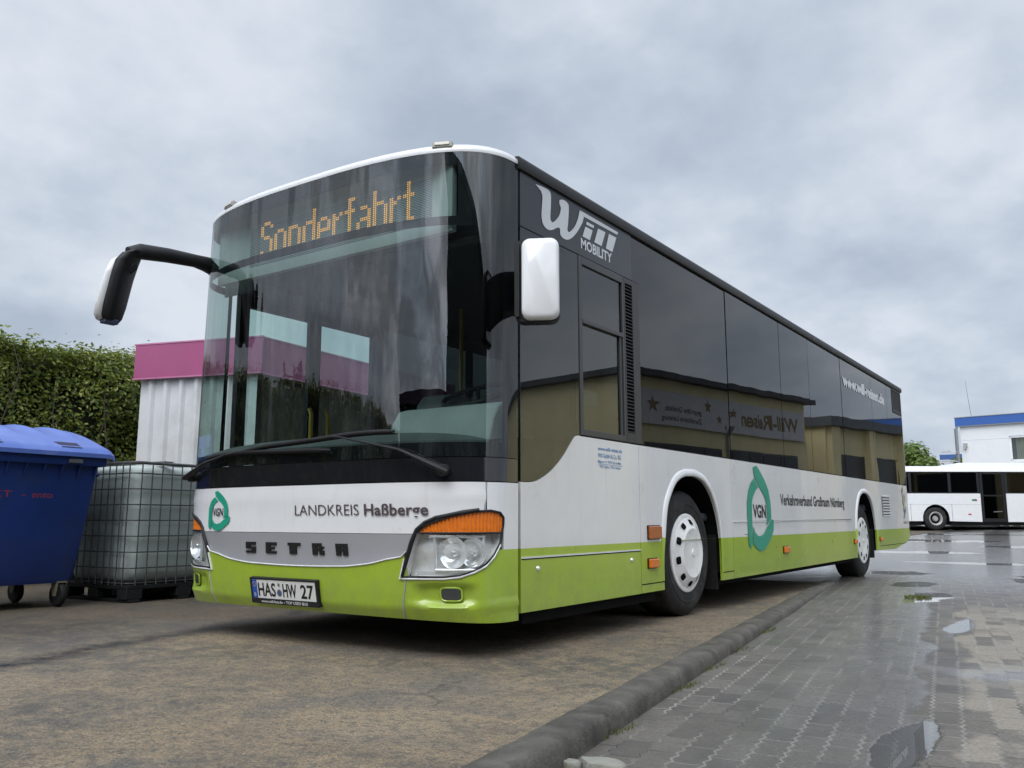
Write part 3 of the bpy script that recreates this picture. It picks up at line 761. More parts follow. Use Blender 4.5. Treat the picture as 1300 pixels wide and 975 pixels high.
# destination display with its lit dots
mb = MB(); mb.box(-2.28, -.215, .10, .14, 2.34, 2.785)
dd = mb.build('destination_display', BOARD, bus)
mb = MB()
for k in range(38): mb.box(-1.95, -.36, .0975, .1, 2.415 + k * .0105 - .0012, 2.415 + k * .0105 + .0012) if k < 26 else None
mb.build('dot_rows', INTDARK, dd, off=bus['_org'])
LF = {'S': ['.##.', '#..#', '#...', '#...', '.##.', '...#', '...#', '...#', '#..#', '.##.'],
      'o': ['....', '....', '....', '.##.', '#..#', '#..#', '#..#', '#..#', '#..#', '.##.'],
      'n': ['....', '....', '....', '###.', '#..#', '#..#', '#..#', '#..#', '#..#', '#..#'],
      'd': ['...#', '...#', '...#', '.###', '#..#', '#..#', '#..#', '#..#', '#..#', '.###'],
      'e': ['....', '....', '....', '.##.', '#..#', '#..#', '####', '#...', '#...', '.###'],
      'r': ['...', '...', '...', '#.#', '##.', '#..', '#..', '#..', '#..', '#..'],
      'f': ['.##', '.#.', '.#.', '###', '.#.', '.#.', '.#.', '.#.', '.#.', '.#.'],
      'a': ['....', '....', '....', '.##.', '...#', '...#', '.###', '#..#', '#..#', '.###'],
      'h': ['#...', '#...', '#...', '###.', '#..#', '#..#', '#..#', '#..#', '#..#', '#..#'],
      't': ['.#.', '.#.', '.#.', '###', '.#.', '.#.', '.#.', '.#.', '.#.', '.##']}
cols = []
for ch in 'Sonderfahrt':
    w = len(LF[ch][0])
    for c_ in range(w):
        for rep in range(3 if False else 2): cols.append((ch, c_, rep))
    cols += [None]
px = 1.365 / len(cols); pz = .0122
mb = MB()
for i, q in enumerate(cols):
    if q is None: mb.build('lit_letter', LED, dd, off=bus['_org']); mb = MB(); continue
    for r_ in range(20):
        if LF[q[0]][r_ // 2][q[1]] == '#':
            x = -1.835 + i * px; z = 2.694 - r_ * pz
            mb.box(x - .0036, x + .0036, .0955, .0975, z - .0032, z + .0032)

# wipers: hub, arm, blade
def wiper(hub, elbow, tip, bl):
    w = MB(); w.lathe([(.001, .0), (.028, .0), (.032, .012), (.032, .045), (.001, .05)], (0, 0, 0), 'y', 16)
    c = Vector(F(hub[0], hub[1], .0)); w.v = [(x + c.x, c.y - y, z + c.z) for x, y, z in w.v]
    H = Vector(F(hub[0], hub[1], .055)); E_ = Vector(F(elbow[0], elbow[1], .06)); T = Vector(F(tip[0], tip[1], .05))
    w.tube([H + (H - E_) * .10, H, H + (E_ - H) * .5], [.024, .030, .026], 8, flat=.55)
    o = w.build('wiper', PLASTIC, bus, 50)
    a = MB(); a.tube([H + (E_ - H) * .48, E_, T], [.023, .016, .009], 8, flat=.55); a.build('wiper_arm', PLASTIC, o, 50, off=bus['_org'])
    b = MB(); pts = [Vector(F(p, z, .026)) for p, z in bl]; b.tube(pts, [.008] + [.013] * (len(pts) - 2) + [.007], 8)
    b.tube([F(p, z - .012, .012) for p, z in bl], .005, 6)
    mid = Vector(F(*bl[len(bl) // 2], .03)); b.tube([T, (T + mid) / 2, mid], .009, 6)
    b.build('wiper_blade', RUBBER, o, 50, off=bus['_org'])
def blade(p0, z0, p1, z1, sag, n=12):
    return [(p0 + (p1 - p0) * k / n, z0 + (z1 - z0) * k / n + sag * sin(pi * k / n)) for k in range(n + 1)]
wiper((.733, .998), (1.05, 1.109), (1.40, 1.195), blade(1.80, 1.140, 1.103, 1.214, .028))
wiper((2.50, 1.020), (2.05, 1.095), (1.84, 1.140), blade(2.10, 1.128, 1.461, 1.129, .022))

# roof: white cap drawn in from the outline all round, and the dark rail along its foot
def outline(z, n=60, rear=True):
    pts = [F(p, z)[:2] for p in phis(0, pi, n)]
    Lr = 11.82
    pts = pts + [(-WID, 2.5), (-WID, 6), (-WID, 9), (-WID, Lr - .30)]
    for k in range(1, 16):
        a = pi * k / 16
        pts.append((-WID / 2 - WID / 2 * math.copysign(abs(cos(a)) ** (2 / 6), cos(a)), Lr - .30 + .30 * sin(a) ** (2 / 6)))
    pts += [(0, Lr - .30), (0, 9), (0, 6), (0, 2.5)]
    return pts
def inset(pts, d):
    n = len(pts); r = []
    for i in range(n):
        a, b = Vector(pts[i - 1]), Vector(pts[(i + 1) % n]); t_ = (b - a).normalized()
        nrm = Vector((-t_.y, t_.x))
        p = Vector(pts[i]); q = p + nrm * d
        c = Vector((-WID / 2, 6)); 
        if (q - c).length > (p - c).length and abs(q.x + WID / 2) >= abs(p.x + WID / 2) - 1e-6: q = p - nrm * d
        r.append((q.x, q.y))
    return r
base = outline(2.8)
mb = MB(); n = len(base); rings = []
for d, z in ((0, 2.797), (-.004, 2.812), (.004, 2.828), (.03, 2.850), (.08, 2.874), (.16, 2.899), (.30, 2.925), (.50, 2.945)):
    ps2 = [(max(min(x, 0), -WID), y) for x, y in base]
    r_ = []
    for (x, y) in base:
        # draw towards the long centre line of the roof
        cx = -WID / 2; cy = min(max(y, 1.35), 10.6)
        v = Vector((x - cx, y - cy)); L = v.length
        sx = 1 - d / L
        r_.append((cx + v.x * sx, cy + v.y * sx, z))
    rings.append(r_)
vs = [p for r_ in rings for p in r_]
fs = [(i * n + j, i * n + (j + 1) % n, (i + 1) * n + (j + 1) % n, (i + 1) * n + j) for i in range(len(rings) - 1) for j in range(n)]
fs.append(tuple(range((len(rings) - 1) * n, len(rings) * n)))
mb.add(vs, fs); roof = mb.build('roof', WHITE, bus, 45)
mb = MB()
for x in (0.012, -WID - .012):
    sgn = 1 if x > 0 else -1
    prof = [(x - sgn * .03, 2.768), (x + sgn * .004, 2.768), (x + sgn * .010, 2.785), (x + sgn * .010, 2.825), (x - sgn * .0, 2.843), (x - sgn * .03, 2.85)]
    mb.grid(lambda i, y, prof=prof: (prof[int(i)][0], y, prof[int(i)][1]), list(range(6)), [.44, .455, 3, 6, 9, 11.62, 11.66])
    mb.add([(px_, .44, pz_) for px_, pz_ in prof], [tuple(range(6))])
mb.build_each('gutter_rail', PLASTIC, bus, smooth=50)
for ph in (.757, 2.101):
    c = Vector(F(ph, 2.81, .0)); t_ = (Vector(F(ph - .05, 2.81)) - Vector(F(ph + .05, 2.81))).normalized(); n_ = Vector((t_.y, -t_.x, .35)).normalized(); u_ = n_.cross(t_)
    mb = MB()
    for w_, h_, d0, d1, mi in ((.058, .020, -.03, .012, 0), (.045, .012, .012, .019, 1)):
        vs = [c + t_ * a * w_ + u_ * (b * h_ + .035) + n_ * d for d in (d0, d1) for b in (-1, 1) for a in (-1, 1)]
        mb.add(vs, [(0, 2, 3, 1), (4, 5, 7, 6), (0, 1, 5, 4), (2, 6, 7, 3), (0, 4, 6, 2), (1, 3, 7, 5)], mi)
    mb.build('roof_marker_lamp', [mat('lamp_base', (.30, .29, .26), .5), LENS if False else mat('pale_lens', (.5, .48, .42), .2)], bus, bev=.004)

# left flank, everything measured in (y, z)
ZB = 1.255; LEN = 11.82
def flank(x, poly, mats_, name, thick=.018, parent=bus, split=ZGREEN, bev=.004):
    """one body panel split at the colour line"""
    def clip(poly, z, above):
        out = []
        for (a, b), (c, d) in zip(poly, poly[1:] + poly[:1]):
            ia, ic = (b >= z) == above, (d >= z) == above
            if ia: out.append((a, b))
            if ia != ic: t_ = (z - b) / (d - b); out.append((a + (c - a) * t_, z))
        return out
    mb = MB(); sg = -1 if x >= -1 else 1
    def half(poly, y, after):
        return [(b, a) for a, b in clip([(b, a) for a, b in poly], y, after)]
    mid = [p[0] for p in poly if abs(p[1] - max(q[1] for q in ARCH_F)) < 1e-6] if 'ARCH_F' in globals() else []
    for k, ab in enumerate((True, False)):
        p = clip(poly, split, ab)
        if len(p) < 3: continue
        if mid and not ab:
            for aft in (True, False):
                h_ = half(p, mid[0], aft)
                if len(h_) > 2: mb.prism(h_, x, x + sg * thick, k)
        else: mb.prism(p, x, x + sg * thick, k)
    return mb.build(name, mats_, parent, None)
def fill(pts, n=6):
    """round a polyline with Catmull-Rom"""
    r = []
    P = [pts[0]] + pts + [pts[-1]]
    for i in range(1, len(P) - 2):
        for k in range(n):
            t_ = k / n
            r.append(tuple(.5 * (2 * P[i][j] + (P[i + 1][j] - P[i - 1][j]) * t_ + (2 * P[i - 1][j] - 5 * P[i][j] + 4 * P[i + 1][j] - P[i + 2][j]) * t_ ** 2 + (3 * P[i][j] - P[i - 1][j] - 3 * P[i + 1][j] + P[i + 2][j]) * t_ ** 3) for j in (0, 1)))
    return r + [pts[-1]]
SW = fill([(.466, .945), (.55, .946), (.64, .960), (.783, 1.019), (.919, 1.110), (1.033, 1.215), (1.075, 1.246), (1.125, 1.254)])
ARCH_F = fill([(2.318, .30), (2.321, .506), (2.377, .788), (2.46, .920), (2.57, 1.013), (2.70, 1.056), (2.82, 1.066), (2.95, 1.064), (3.102, 1.031), (3.23, .955), (3.335, .84), (3.41, .69), (3.448, .52), (3.452, .30)])
dy = 5.80
ARCH_R = [(y * 1.0 + dy, z) for y, z in ARCH_F]
g_ = .0035
def flanks(x, left):
    P_ = [WHITE, LIME]
    if left:
        flank(x, [(.466, .235), (1.946 - g_, .235), (1.946 - g_, ZB - .006), (1.13, ZB - .004)] + SW[::-1], P_, 'side_panel')
    z0 = .236
    flank(x, [(1.946 + g_, z0), (2.317, z0)] + ARCH_F + [(3.452, z0), (3.728 - g_, z0), (3.728 - g_, ZB - .006), (1.946 + g_, ZB - .006)], P_, 'side_panel')
    flank(x, [(3.728 + g_, .716), (5.823 - g_, .722), (5.823 - g_, ZB - .006), (3.728 + g_, ZB - .006)], P_, 'luggage_flap')
    flank(x, [(5.823 + g_, .722), (7.89 - g_, .726), (7.89 - g_, ZB - .006), (5.823 + g_, ZB - .006)], P_, 'luggage_flap')
    flank(x, [(3.728 + g_, z0), (5.02 - g_, z0 + .004), (5.02 - g_, .708), (3.728 + g_, .704)], P_, 'skirt_flap')
    flank(x, [(5.02 + g_, z0 + .004), (7.89 - g_, z0 + .012), (7.89 - g_, .714), (5.02 + g_, .708)], P_, 'skirt_flap')
    flank(x, [(7.89 + g_, z0 + .012), (8.117, z0 + .012)] + ARCH_R + [(9.252, .30), (9.40 - g_, .30), (9.40 - g_, ZB - .006), (7.89 + g_, ZB - .006)], P_, 'side_panel')
    flank(x, [(9.40 + g_, .30), (10.45, .285), (11.42, .375), (11.62, .44), (11.62, ZB - .006), (9.40 + g_, ZB - .006)], P_, 'side_panel')
flanks(0.0, True)
# bright strip and screws on the front skirt, dark joint lines
mb = MB(); mb.box(-.004, .005, .47, 1.94, .5245, .5335); mb.build('trim_strip', mat('white_strip', (.7, .71, .72), .3), bus)
mb = MB(); mb.box(-.004, .0015, .47, 1.94, .518, .5245); mb.box(-.004, .0015, 1.952, 2.316, .290, .297); mb.box(-.004, .0015, 3.455, 3.722, .296, .303); mb.box(-.004, .0015, 9.41, 11.3, .352, .359)
mb.box(-.004, .0016, 4.02, 4.30, .598, .601); mb.build_each('panel_joint', DARK, bus)
mb = MB()
mb.box(-.004, .0045, 3.735, 5.015, .706, .716); mb.box(-.004, .0045, 5.025, 7.885, .710, .718); mb.build_each('flap_edge', WHITE, bus)
for y in (.635, 1.801):
    mb = MB(); mb.lathe([(.001, .012), (.010, .011), (.015, .006), (.016, -.002)], (0, y, .465), 'x', 14)
    mb.build('cover_screw', CHROME, bus, 40)
# rounded moulding round each wheel opening
def arch_lip(arch, name='wheel_arch'):
    cy = (arch[0][0] + arch[-1][0]) / 2; cz = .50
    prof = [(.0, -.012), (.0, .010), (.008, .0145), (.022, .0145), (.040, .0105), (.056, .003), (.058, -.004)]
    pts = arch
    nr = []
    for i in range(len(pts)):
        a, b = Vector(pts[max(i - 1, 0)]), Vector(pts[min(i + 1, len(pts) - 1)]); t_ = (b - a).normalized()
        nr.append(Vector((-t_.y, t_.x)))
    mb = MB()
    for i in range(len(pts) - 1):
        for j in range(len(prof) - 1):
            q = []
            for (ii, jj) in ((i, j), (i + 1, j), (i + 1, j + 1), (i, j + 1)):
                fade = min(1, max(.25, (pts[ii][1] - .28) / .35))
                d, h = prof[jj]; q.append((h * fade if h > 0 else h, pts[ii][0] + nr[ii].x * d * (.4 + .6 * fade), pts[ii][1] + nr[ii].y * d * (.4 + .6 * fade)))
            mb.add(q, [(0, 1, 2, 3)], 0 if (pts[i][1] + pts[i + 1][1]) / 2 > ZGREEN else 1)
    bm_ = mb.build(name, [WHITE, LIME], bus, None)
    bm = bmesh.new(); bm.from_mesh(bm_.data); bmesh.ops.remove_doubles(bm, verts=bm.verts, dist=.0004); bmesh.ops.recalc_face_normals(bm, faces=bm.faces)
    for f in bm.faces: f.smooth = True
    bm.to_mesh(bm_.data); bm.free()
arch_lip(ARCH_F); arch_lip(ARCH_R)
# wheel housings
mb = MB()
for c in (2.885, 2.885 + dy):
    for x0, x1 in ((-.02, -.62), (-WID + .02, -WID + .62)):
        mb = MB()
        mb.grid(lambda k, x: (x, c - .60 * cos(pi * k / 16), .30 + .80 * sin(pi * k / 16) ** .7), list(range(17)), [x0, x1])
        mb.add([(x1, c - .60 * cos(pi * k / 16), .30 + .80 * sin(pi * k / 16) ** .7) for k in range(17)], [tuple(range(17))]); mb.build('wheel_housing', DARK, bus, 60)
mb = MB(); mb.box(-.05, -.5, 3.462, 3.475, .16, .62); mb.box(-.05, -.5, 9.265, 9.28, .2, .62); mb.build_each('mud_flap', RUBBER, bus)

# wheels
def wheel(y, x, rear=False, out=1):
    zc = .478 + (0 if not rear else -TL * (y - YF))
    prof = [(.285, -.012), (.300, .004), (.335, .014), (.40, .017), (.432, .010), (.452, -.004), (.468, -.018), (.476, -.032), (.478, -.05), (.478, -.24), (.468, -.275), (.40, -.29), (.285, -.29)]
    m = MB()
    m.lathe([(r, x + out * h) for r, h in prof], (0, y, zc), 'x', 64)
    # tread grooves and raised sidewall ribs
    m.lathe([(r, x + out * h) for r, h in ((.366, .016), (.370, .0195), (.378, .0195), (.382, .016))], (0, y, zc), 'x', 64)
    for k in range(64):
        a = 2 * pi * k / 64; d = Vector((0, cos(a), sin(a))); e = Vector((0, -sin(a), cos(a)))
        p = Vector((x + out * -.018, y, zc)) + d * .462
        m.add([p + e * .008, p - e * .008, p - e * .008 + d * .015 - Vector((out * .035, 0, 0)), p + e * .008 + d * .015 - Vector((out * .035, 0, 0)), p + e * .008 + d * .006 + Vector((out * .003, 0, 0)), p - e * .008 + d * .006 + Vector((out * .003, 0, 0))], [(0, 1, 5, 4), (4, 5, 2, 3)])
    t_ = m.build('wheel', TYRE, bus, 40)
    c = MB()
    proud = .062 if not rear else .02
    c.lathe([(.302, x + out * .000), (.300, x + out * .014), (.288, x + out * .020), (.272, x + out * .018), (.195, x + out * proud), (.186, x + out * (proud + .004)), (.178, x + out * (proud + .001)), (.03, x + out * (proud + .004)), (.028, x + out * (proud + .010)), (.001, x + out * (proud + .012))], (0, y, zc), 'x', 64)
    hc = c.build('hubcap', HUB, t_, 35, off=bus['_org'])
    for k in range(10):
        hb = MB(); a = 2 * pi * (k + .35) / 10; d = Vector((0, cos(a), sin(a))); e = Vector((0, -sin(a), cos(a)))
        sl = Vector((out * (.018 - proud), 0, 0)) + d * .077; sl.normalize(); nn_ = Vector((out, 0, 0)) * .86 + d * (.5 if not rear else .03); nn_.normalize()
        ctr = Vector((x + out * (proud + .018) / 2, y, zc)) + d * .2335
        lp = [ctr + e * .030 * math.copysign(abs(cos(q)) ** .5, cos(q)) + sl * .024 * math.copysign(abs(sin(q)) ** .6, sin(q)) + nn_ * .0025 for q in [2 * pi * i / 16 for i in range(16)]]
        hb.add(lp, [tuple(range(16))])
        lp2 = [ctr + (q - ctr) * 1.14 + nn_ * .002 for q in lp]
        hb.add([q + nn_ * .001 for q in lp] + lp2, [(i, (i + 1) % 16, 16 + (i + 1) % 16, 16 + i) for i in range(16)], 1)
        hb.build('hubcap_slot', [DARK, HUB], hc, off=bus['_org'], normals=False)
    return t_
wheel(2.88, -.075); wheel(8.745, -.085, True)
wheel(2.88, -WID + .075, False, -1); wheel(8.745, -WID + .085, True, -1)

# flank glazing: black cantrail, driver's windows, then the tinted panes
ZT = 2.775
def pane(poly, name, mtl, x=0.0, thick=.006, parent=bus):
    mb = MB(); sg = -1 if x > -1 else 1
    mb.prism(poly, x, x + sg * thick); return mb.build(name, mtl, parent)
SATIN = mat('satin_black_panel', (.022, .025, .030), .3, 0, .2, .08, spec=.4)
pane([(.466, 2.43), (1.905 - g_, 2.43), (1.905 - g_, ZT), (.466, ZT)], 'cantrail_panel', SATIN, 0, .02)
mb = MB(); mb.prism([(.466, .949)] + [(a, b + .004) for a, b in SW] + [(1.128, 2.424), (.466, 2.424)], -.001, -.003)
dwn = mb.build('driver_window', DRVG, bus, normals=False)
mb = MB()
mb.prism([(.468, .96), (.478, .96), (.478, 2.39), (1.10, 2.39), (1.10, 1.26), (1.126, 1.262), (1.126, 2.42), (.468, 2.42)], -.008, -.016)
low = [(a, b + .006) for a, b in SW]
mb.prism(low + [(a + (-.0 if i > 20 else 0), b + .022) for i, (a, b) in list(enumerate(low))[::-1]], -.008, -.016)
mb.build('printed_border', FRIT, dwn, off=bus['_org'])
# sliding window in its frame, and the slatted pillar behind it
mb = MB()
y0, y1, z0, z1 = 1.134, 1.762, ZB + .004, 2.424
mb.box(-.03, .004, y0, 1.176, z0, z1); mb.box(-.03, .004, 1.735, y1, z0, z1); mb.box(-.03, .004, 1.176, 1.735, z0, 1.300); mb.box(-.03, .004, 1.176, 1.735, 2.372, z1)
mb.box(-.026, .007, 1.176, 1.735, 1.982, 2.012); mb.box(-.03, -.004, 1.700, 1.735, 1.30, 1.982)
sf = mb.build('sliding_window', mat('window_frame', (.035, .037, .040), .4, 0, .1), bus, bev=.003)
for a, b in ((1.300, 1.982), (2.012, 2.372)):
    mb = MB(); mb.box(-.014 - (.006 if a < 1.5 else 0), -.010 - (.006 if a < 1.5 else 0), 1.176, 1.735 if a > 1.5 else 1.702, a, b); mb.build('pane', DRVG, sf, off=bus['_org'])
mb = MB(); mb.box(-.025, .003, 1.766, 1.783, ZB + .004, 2.424); mb.box(-.025, .003, 1.896, 2.000, ZB + .004, 2.424)
mb.box(-.025, .003, 1.783, 1.896, ZB + .004, 1.325); mb.box(-.025, .003, 1.783, 1.896, 2.385, 2.424)
vg = mb.build('slatted_pillar', mat('vent_frame', (.032, .033, .034), .45), bus, bev=.002)
mb = MB(); mb.box(-.03, -.02, 1.783, 1.896, 1.325, 2.385)
mb.build('vent_backing', DARK, vg, off=bus['_org'])
mb = MB()
for k in range(44):
    z = 1.332 + k * .0241
    mb.add([(-.018, 1.783, z + .018), (-.018, 1.896, z + .018), (.001, 1.896, z + .002), (.001, 1.783, z + .002), (-.018, 1.783, z + .012), (-.018, 1.896, z + .012), (.001, 1.896, z - .004), (.001, 1.783, z - .004)], [(0, 1, 2, 3), (4, 7, 6, 5), (3, 2, 6, 7)])
mb.build('vent_slat', PLASTIC, vg, off=bus['_org'])
edges = [2.004, 3.755, 5.275, 6.32, 7.765, 9.475, 10.52, 11.60]
for i, (a, b) in enumerate(zip(edges, edges[1:])):
    top = ZT
    a2, b2 = a + .005, b - .005
    if i == 0: poly = [(a2, ZB + .004), (b2, ZB + .004), (b2, top), (1.905 + g_, top), (1.905 + g_, 2.43), (a2, 2.43)]
    elif i == 6: poly = [(a2, ZB + .004), (11.36, ZB + .004), (11.50, ZB + .03), (11.575, ZB + .10), (11.60, ZB + .22), (11.60, 2.375), (10.93, 2.375), (10.93, top), (a2, top)]
    else: poly = [(a2, ZB + .004), (b2, ZB + .004), (b2, top), (a2, top)]
    mb = MB(); jit = random.uniform(-.0012, .0012)
    mb.prism(poly, -.0035 + jit, -.0065 + jit)
    ta, tb = random.uniform(-.0022, .0022), random.uniform(-.0026, .0026); yc = (a + b) / 2       # no two panes sit quite in one plane
    mb.v = [(x + max(-.002, min(.0022, ta * (y - yc) + tb * (z - 2.0))), y, z) for x, y, z in mb.v]
    p_ = mb.build('side_window', SIDEG, bus, normals=False)
    mb = MB(); mb.box(-.014, -.03, a - .03, a + .045, ZB, top); mb.box(-.014, -.02, a, b, 2.46, top); mb.box(-.014, -.02, a, b, ZB, ZB + .05)
    if i == 0: mb.box(-.012, -.03, 3.215, 3.25, ZB, top)
    mb.build('printed_border', FRIT, p_, off=bus['_org'])
mb = MB(); mb.prism([(10.94, 2.385), (11.62, 2.385), (11.62, ZT), (10.94, ZT)], -.03, -.02)
mb.box(-.02, .003, 10.94, 10.99, 2.385, ZT); mb.box(-.02, .003, 11.57, 11.62, 2.385, ZT); mb.box(-.02, .003, 10.99, 11.57, 2.385, 2.42); mb.box(-.02, .003, 10.99, 11.57, 2.73, ZT)
rv = mb.build('engine_vent', PLASTIC, bus)
mb = MB()
for k in range(9):
    z = 2.43 + k * .034
    mb.add([(-.018, 10.99, z + .026), (-.018, 11.57, z + .026), (.003, 11.57, z + .004), (.003, 10.99, z + .004), (.003, 10.99, z - .004), (.003, 11.57, z - .004)], [(0, 1, 2, 3), (3, 2, 5, 4)])
mb.build('vent_slat', mat('vent_grey', (.10, .10, .10), .5), rv, off=bus['_org'])
# slots of the engine bay louvre low on the flank
mb = MB(); mb.box(-.002, .0015, 9.71, 10.22, .765, 1.045); lv = mb.build('engine_louvre', mat('louvre_dark', (.02, .02, .02), .6), bus)
mb = MB()
for k in range(8):
    z = .765 + k * .040
    mb.add([(.0015, 9.70, z - .008), (.0015, 10.23, z - .008), (.014, 10.23, z + .004), (.014, 9.70, z + .004), (.014, 10.23, z + .009), (.014, 9.70, z + .009), (.0015, 10.23, z + .018), (.0015, 9.70, z + .018)], [(0, 1, 2, 3), (3, 2, 4, 5), (5, 4, 6, 7)])
mb.build('louvre_blade', WHITE, lv, off=bus['_org'])
# amber side markers: two by the front wheel, small ones further back
for ya, yb, za, zb in ((2.055, 2.245, .600, .689), (2.050, 2.190, .401, .462), (5.09, 5.245, .406, .465), (7.95, 8.06, .425, .475), (9.42, 9.52, .425, .475)):
    mb = MB(); mb.box(-.004, .006, ya - .006, yb + .006, za - .006, zb + .006, 0); b_ = mb.build('side_marker_lamp', PLASTIC, bus, bev=.002)
    mb = MB(); mb.box(.006, .026, ya, yb, za, zb); mb.build('amber_lens', ORANGE if yb - ya < .16 else mat('amber_lens_aged', (.42, .12, .025), .3, 0, .3, .15, 30), b_, off=bus['_org'], bev=.006)
# writing on the flank (a runs towards the rear)
SX = .0018
fl = lambda y0, z0: (lambda a, b: (SX, y0 + a, z0 + b))
emblem(lambda a, b: (SX + .004, 4.093 + a * .73, .443 + b * .784))
lettering('emblem_lettering', 'VGN', fl(4.255, .75), .36, .118, LETTER_BLACK, bus, .035)
lettering('operator_lettering', 'Verkehrsverbund Großraum Nürnberg', fl(5.065, .872), 2.5, .110, mat('dark_lettering', (.03, .034, .04), .45), bus, .028)
lettering('web_address', 'www.will-reisen.de', fl(7.845, 2.432), 2.48, .140, LETTER_WHITE, bus, .065)
for t_, z, w, h_, b_ in (('www.will-reisen.de', 1.178, .335, .026, .012), ('Will GmbH & Co. KG', 1.132, .32, .030, .006)):
    lettering('owner_address', t_, fl(1.355, z), w, h_, LETTER_BLUE, bus, b_)
for t_, z in (('Mitgasse 15 · 97475 Zeil am Main', 1.098), ('97437 Haßfurt · 97461 Hofheim', 1.066)):
    lettering('owner_address', t_, fl(1.355 + (.02 if z < 1.08 else 0), z), .32 if z > 1.08 else .29, .018, LETTER_BLUE, bus, .008)
mb = MB(); mb.add([(SX, 1.35, 1.088), (SX, 1.70, 1.088), (SX, 1.70, 1.0905), (SX, 1.35, 1.0905)], [(0, 1, 2, 3)]); mb.build('address_rule', LETTER_BLUE, bus, normals=False)
WL = fill([(.627, 2.735), (.72, 2.745), (.798, 2.737), (.803, 2.656), (.796, 2.575), (.810, 2.551), (.842, 2.562), (.9, 2.617), (.922, 2.672), (.906, 2.695), (.910, 2.722), (.961, 2.738), (1.010, 2.730), (1.021, 2.700), (1.009, 2.60), (1.001, 2.550), (1.030, 2.548), (1.092, 2.602), (1.135, 2.667), (1.155, 2.722)], 4) + [(1.165, 2.732), (1.697, 2.731), (1.687, 2.709), (1.215, 2.703)] + fill([(1.194, 2.657), (1.129, 2.579), (1.066, 2.523), (1.005, 2.489), (.945, 2.483), (.912, 2.500), (.908, 2.535), (.876, 2.532), (.818, 2.501), (.762, 2.489), (.713, 2.506), (.695, 2.55), (.700, 2.62), (.706, 2.68), (.690, 2.712)], 4)
mb = MB()
mb.add([(SX + .001, y, z) for y, z in WL], [tuple(range(len(WL)))])
for poly in ([(1.251, 2.680), (1.351, 2.680), (1.342, 2.660), (1.242, 2.658)], [(1.232, 2.641), (1.329, 2.641), (1.290, 2.563), (1.192, 2.563)], [(1.405, 2.676), (1.509, 2.679), (1.450, 2.565), (1.348, 2.565)], [(1.560, 2.682), (1.669, 2.684), (1.605, 2.563), (1.511, 2.566)]):
    mb.add([(SX + .001, y, z) for y, z in poly], [tuple(range(len(poly)))])
mb.build('company_emblem', LETTER_WHITE, bus, normals=False)
lettering('company_lettering', 'MOBILITY', fl(1.172, 2.482), .425, .068, LETTER_WHITE, bus, .030, 0, 1.0)
# crest-like swirl near the tail: grey ribbon, olive curls, blue flag
mb = MB()
def ribbon(pts, w, m):
    pts = fill(pts, 5)
    for (a, b), (c, d) in zip(pts, pts[1:]):
        t_ = Vector((c - a, d - b)).normalized(); n_ = Vector((-t_.y, t_.x)) * w
        mb.add([(SX, a + n_.x, b + n_.y), (SX, a - n_.x, b - n_.y), (SX, c - n_.x, d - n_.y), (SX, c + n_.x, d + n_.y)], [(0, 1, 2, 3)], m)
ribbon([(11.18, 1.13), (11.27, 1.20), (11.20, 1.10), (11.30, 1.04), (11.20, .98), (11.32, .93), (11.25, .86), (11.36, .84)], .028, 0)
ribbon([(11.36, 1.12), (11.40, 1.04), (11.36, .98)], .030, 1); ribbon([(11.30, .80), (11.40, .86), (11.44, .90)], .032, 2); ribbon([(11.24, .74), (11.32, .79)], .03, 2)
mb.build('tail_emblem', [mat('olive_film', (.30, .28, .16), .4), mat('grey_film', (.3, .31, .33), .4), mat('blue_film', (.10, .28, .45), .4)], bus, normals=False)
lettering('tail_lettering', 'Haßberge', fl(11.18, .65), .38, .05, mat('grey_film_text', (.3, .31, .33), .4), bus, .02)

# right flank (door side), tail, interior
XR = -WID
for poly, nm in (([(1.98, .236), (2.317, .236)] + ARCH_F + [(3.452, .236), (4.6, .236), (4.6, ZB - .006), (1.98, ZB - .006)], 'side_panel'),
                 ([(6.1, .24), (8.117, .248)] + ARCH_R + [(9.252, .30), (11.42, .375), (11.62, .44), (11.62, ZB - .006), (6.1, ZB - .006)], 'side_panel')):
    flank(XR, poly, [WHITE, LIME], nm)
pane([(.466, 2.43), (11.62, 2.43), (11.62, ZT), (.466, ZT)], 'cantrail_panel', SATIN, XR, .02)
RG = glass('far_side_glass', (.17, .19, .19), 1.5)
for a, b in ((1.99, 3.3), (3.31, 4.59), (6.11, 7.5), (7.51, 8.9), (8.91, 10.3), (10.31, 11.60)):
    mb = MB(); mb.prism([(a, ZB), (b, ZB), (b, 2.428), (a, 2.428)], XR + .001, XR + .004); p_ = mb.build('side_window', RG, bus, normals=False)
    mb = MB(); mb.box(XR + .01, XR + .03, a - .005, a + .045, ZB, 2.43); mb.box(XR + .01, XR + .03, b - .045, b + .005, ZB, 2.43); mb.build('window_border', FRIT, p_, off=bus['_org'])
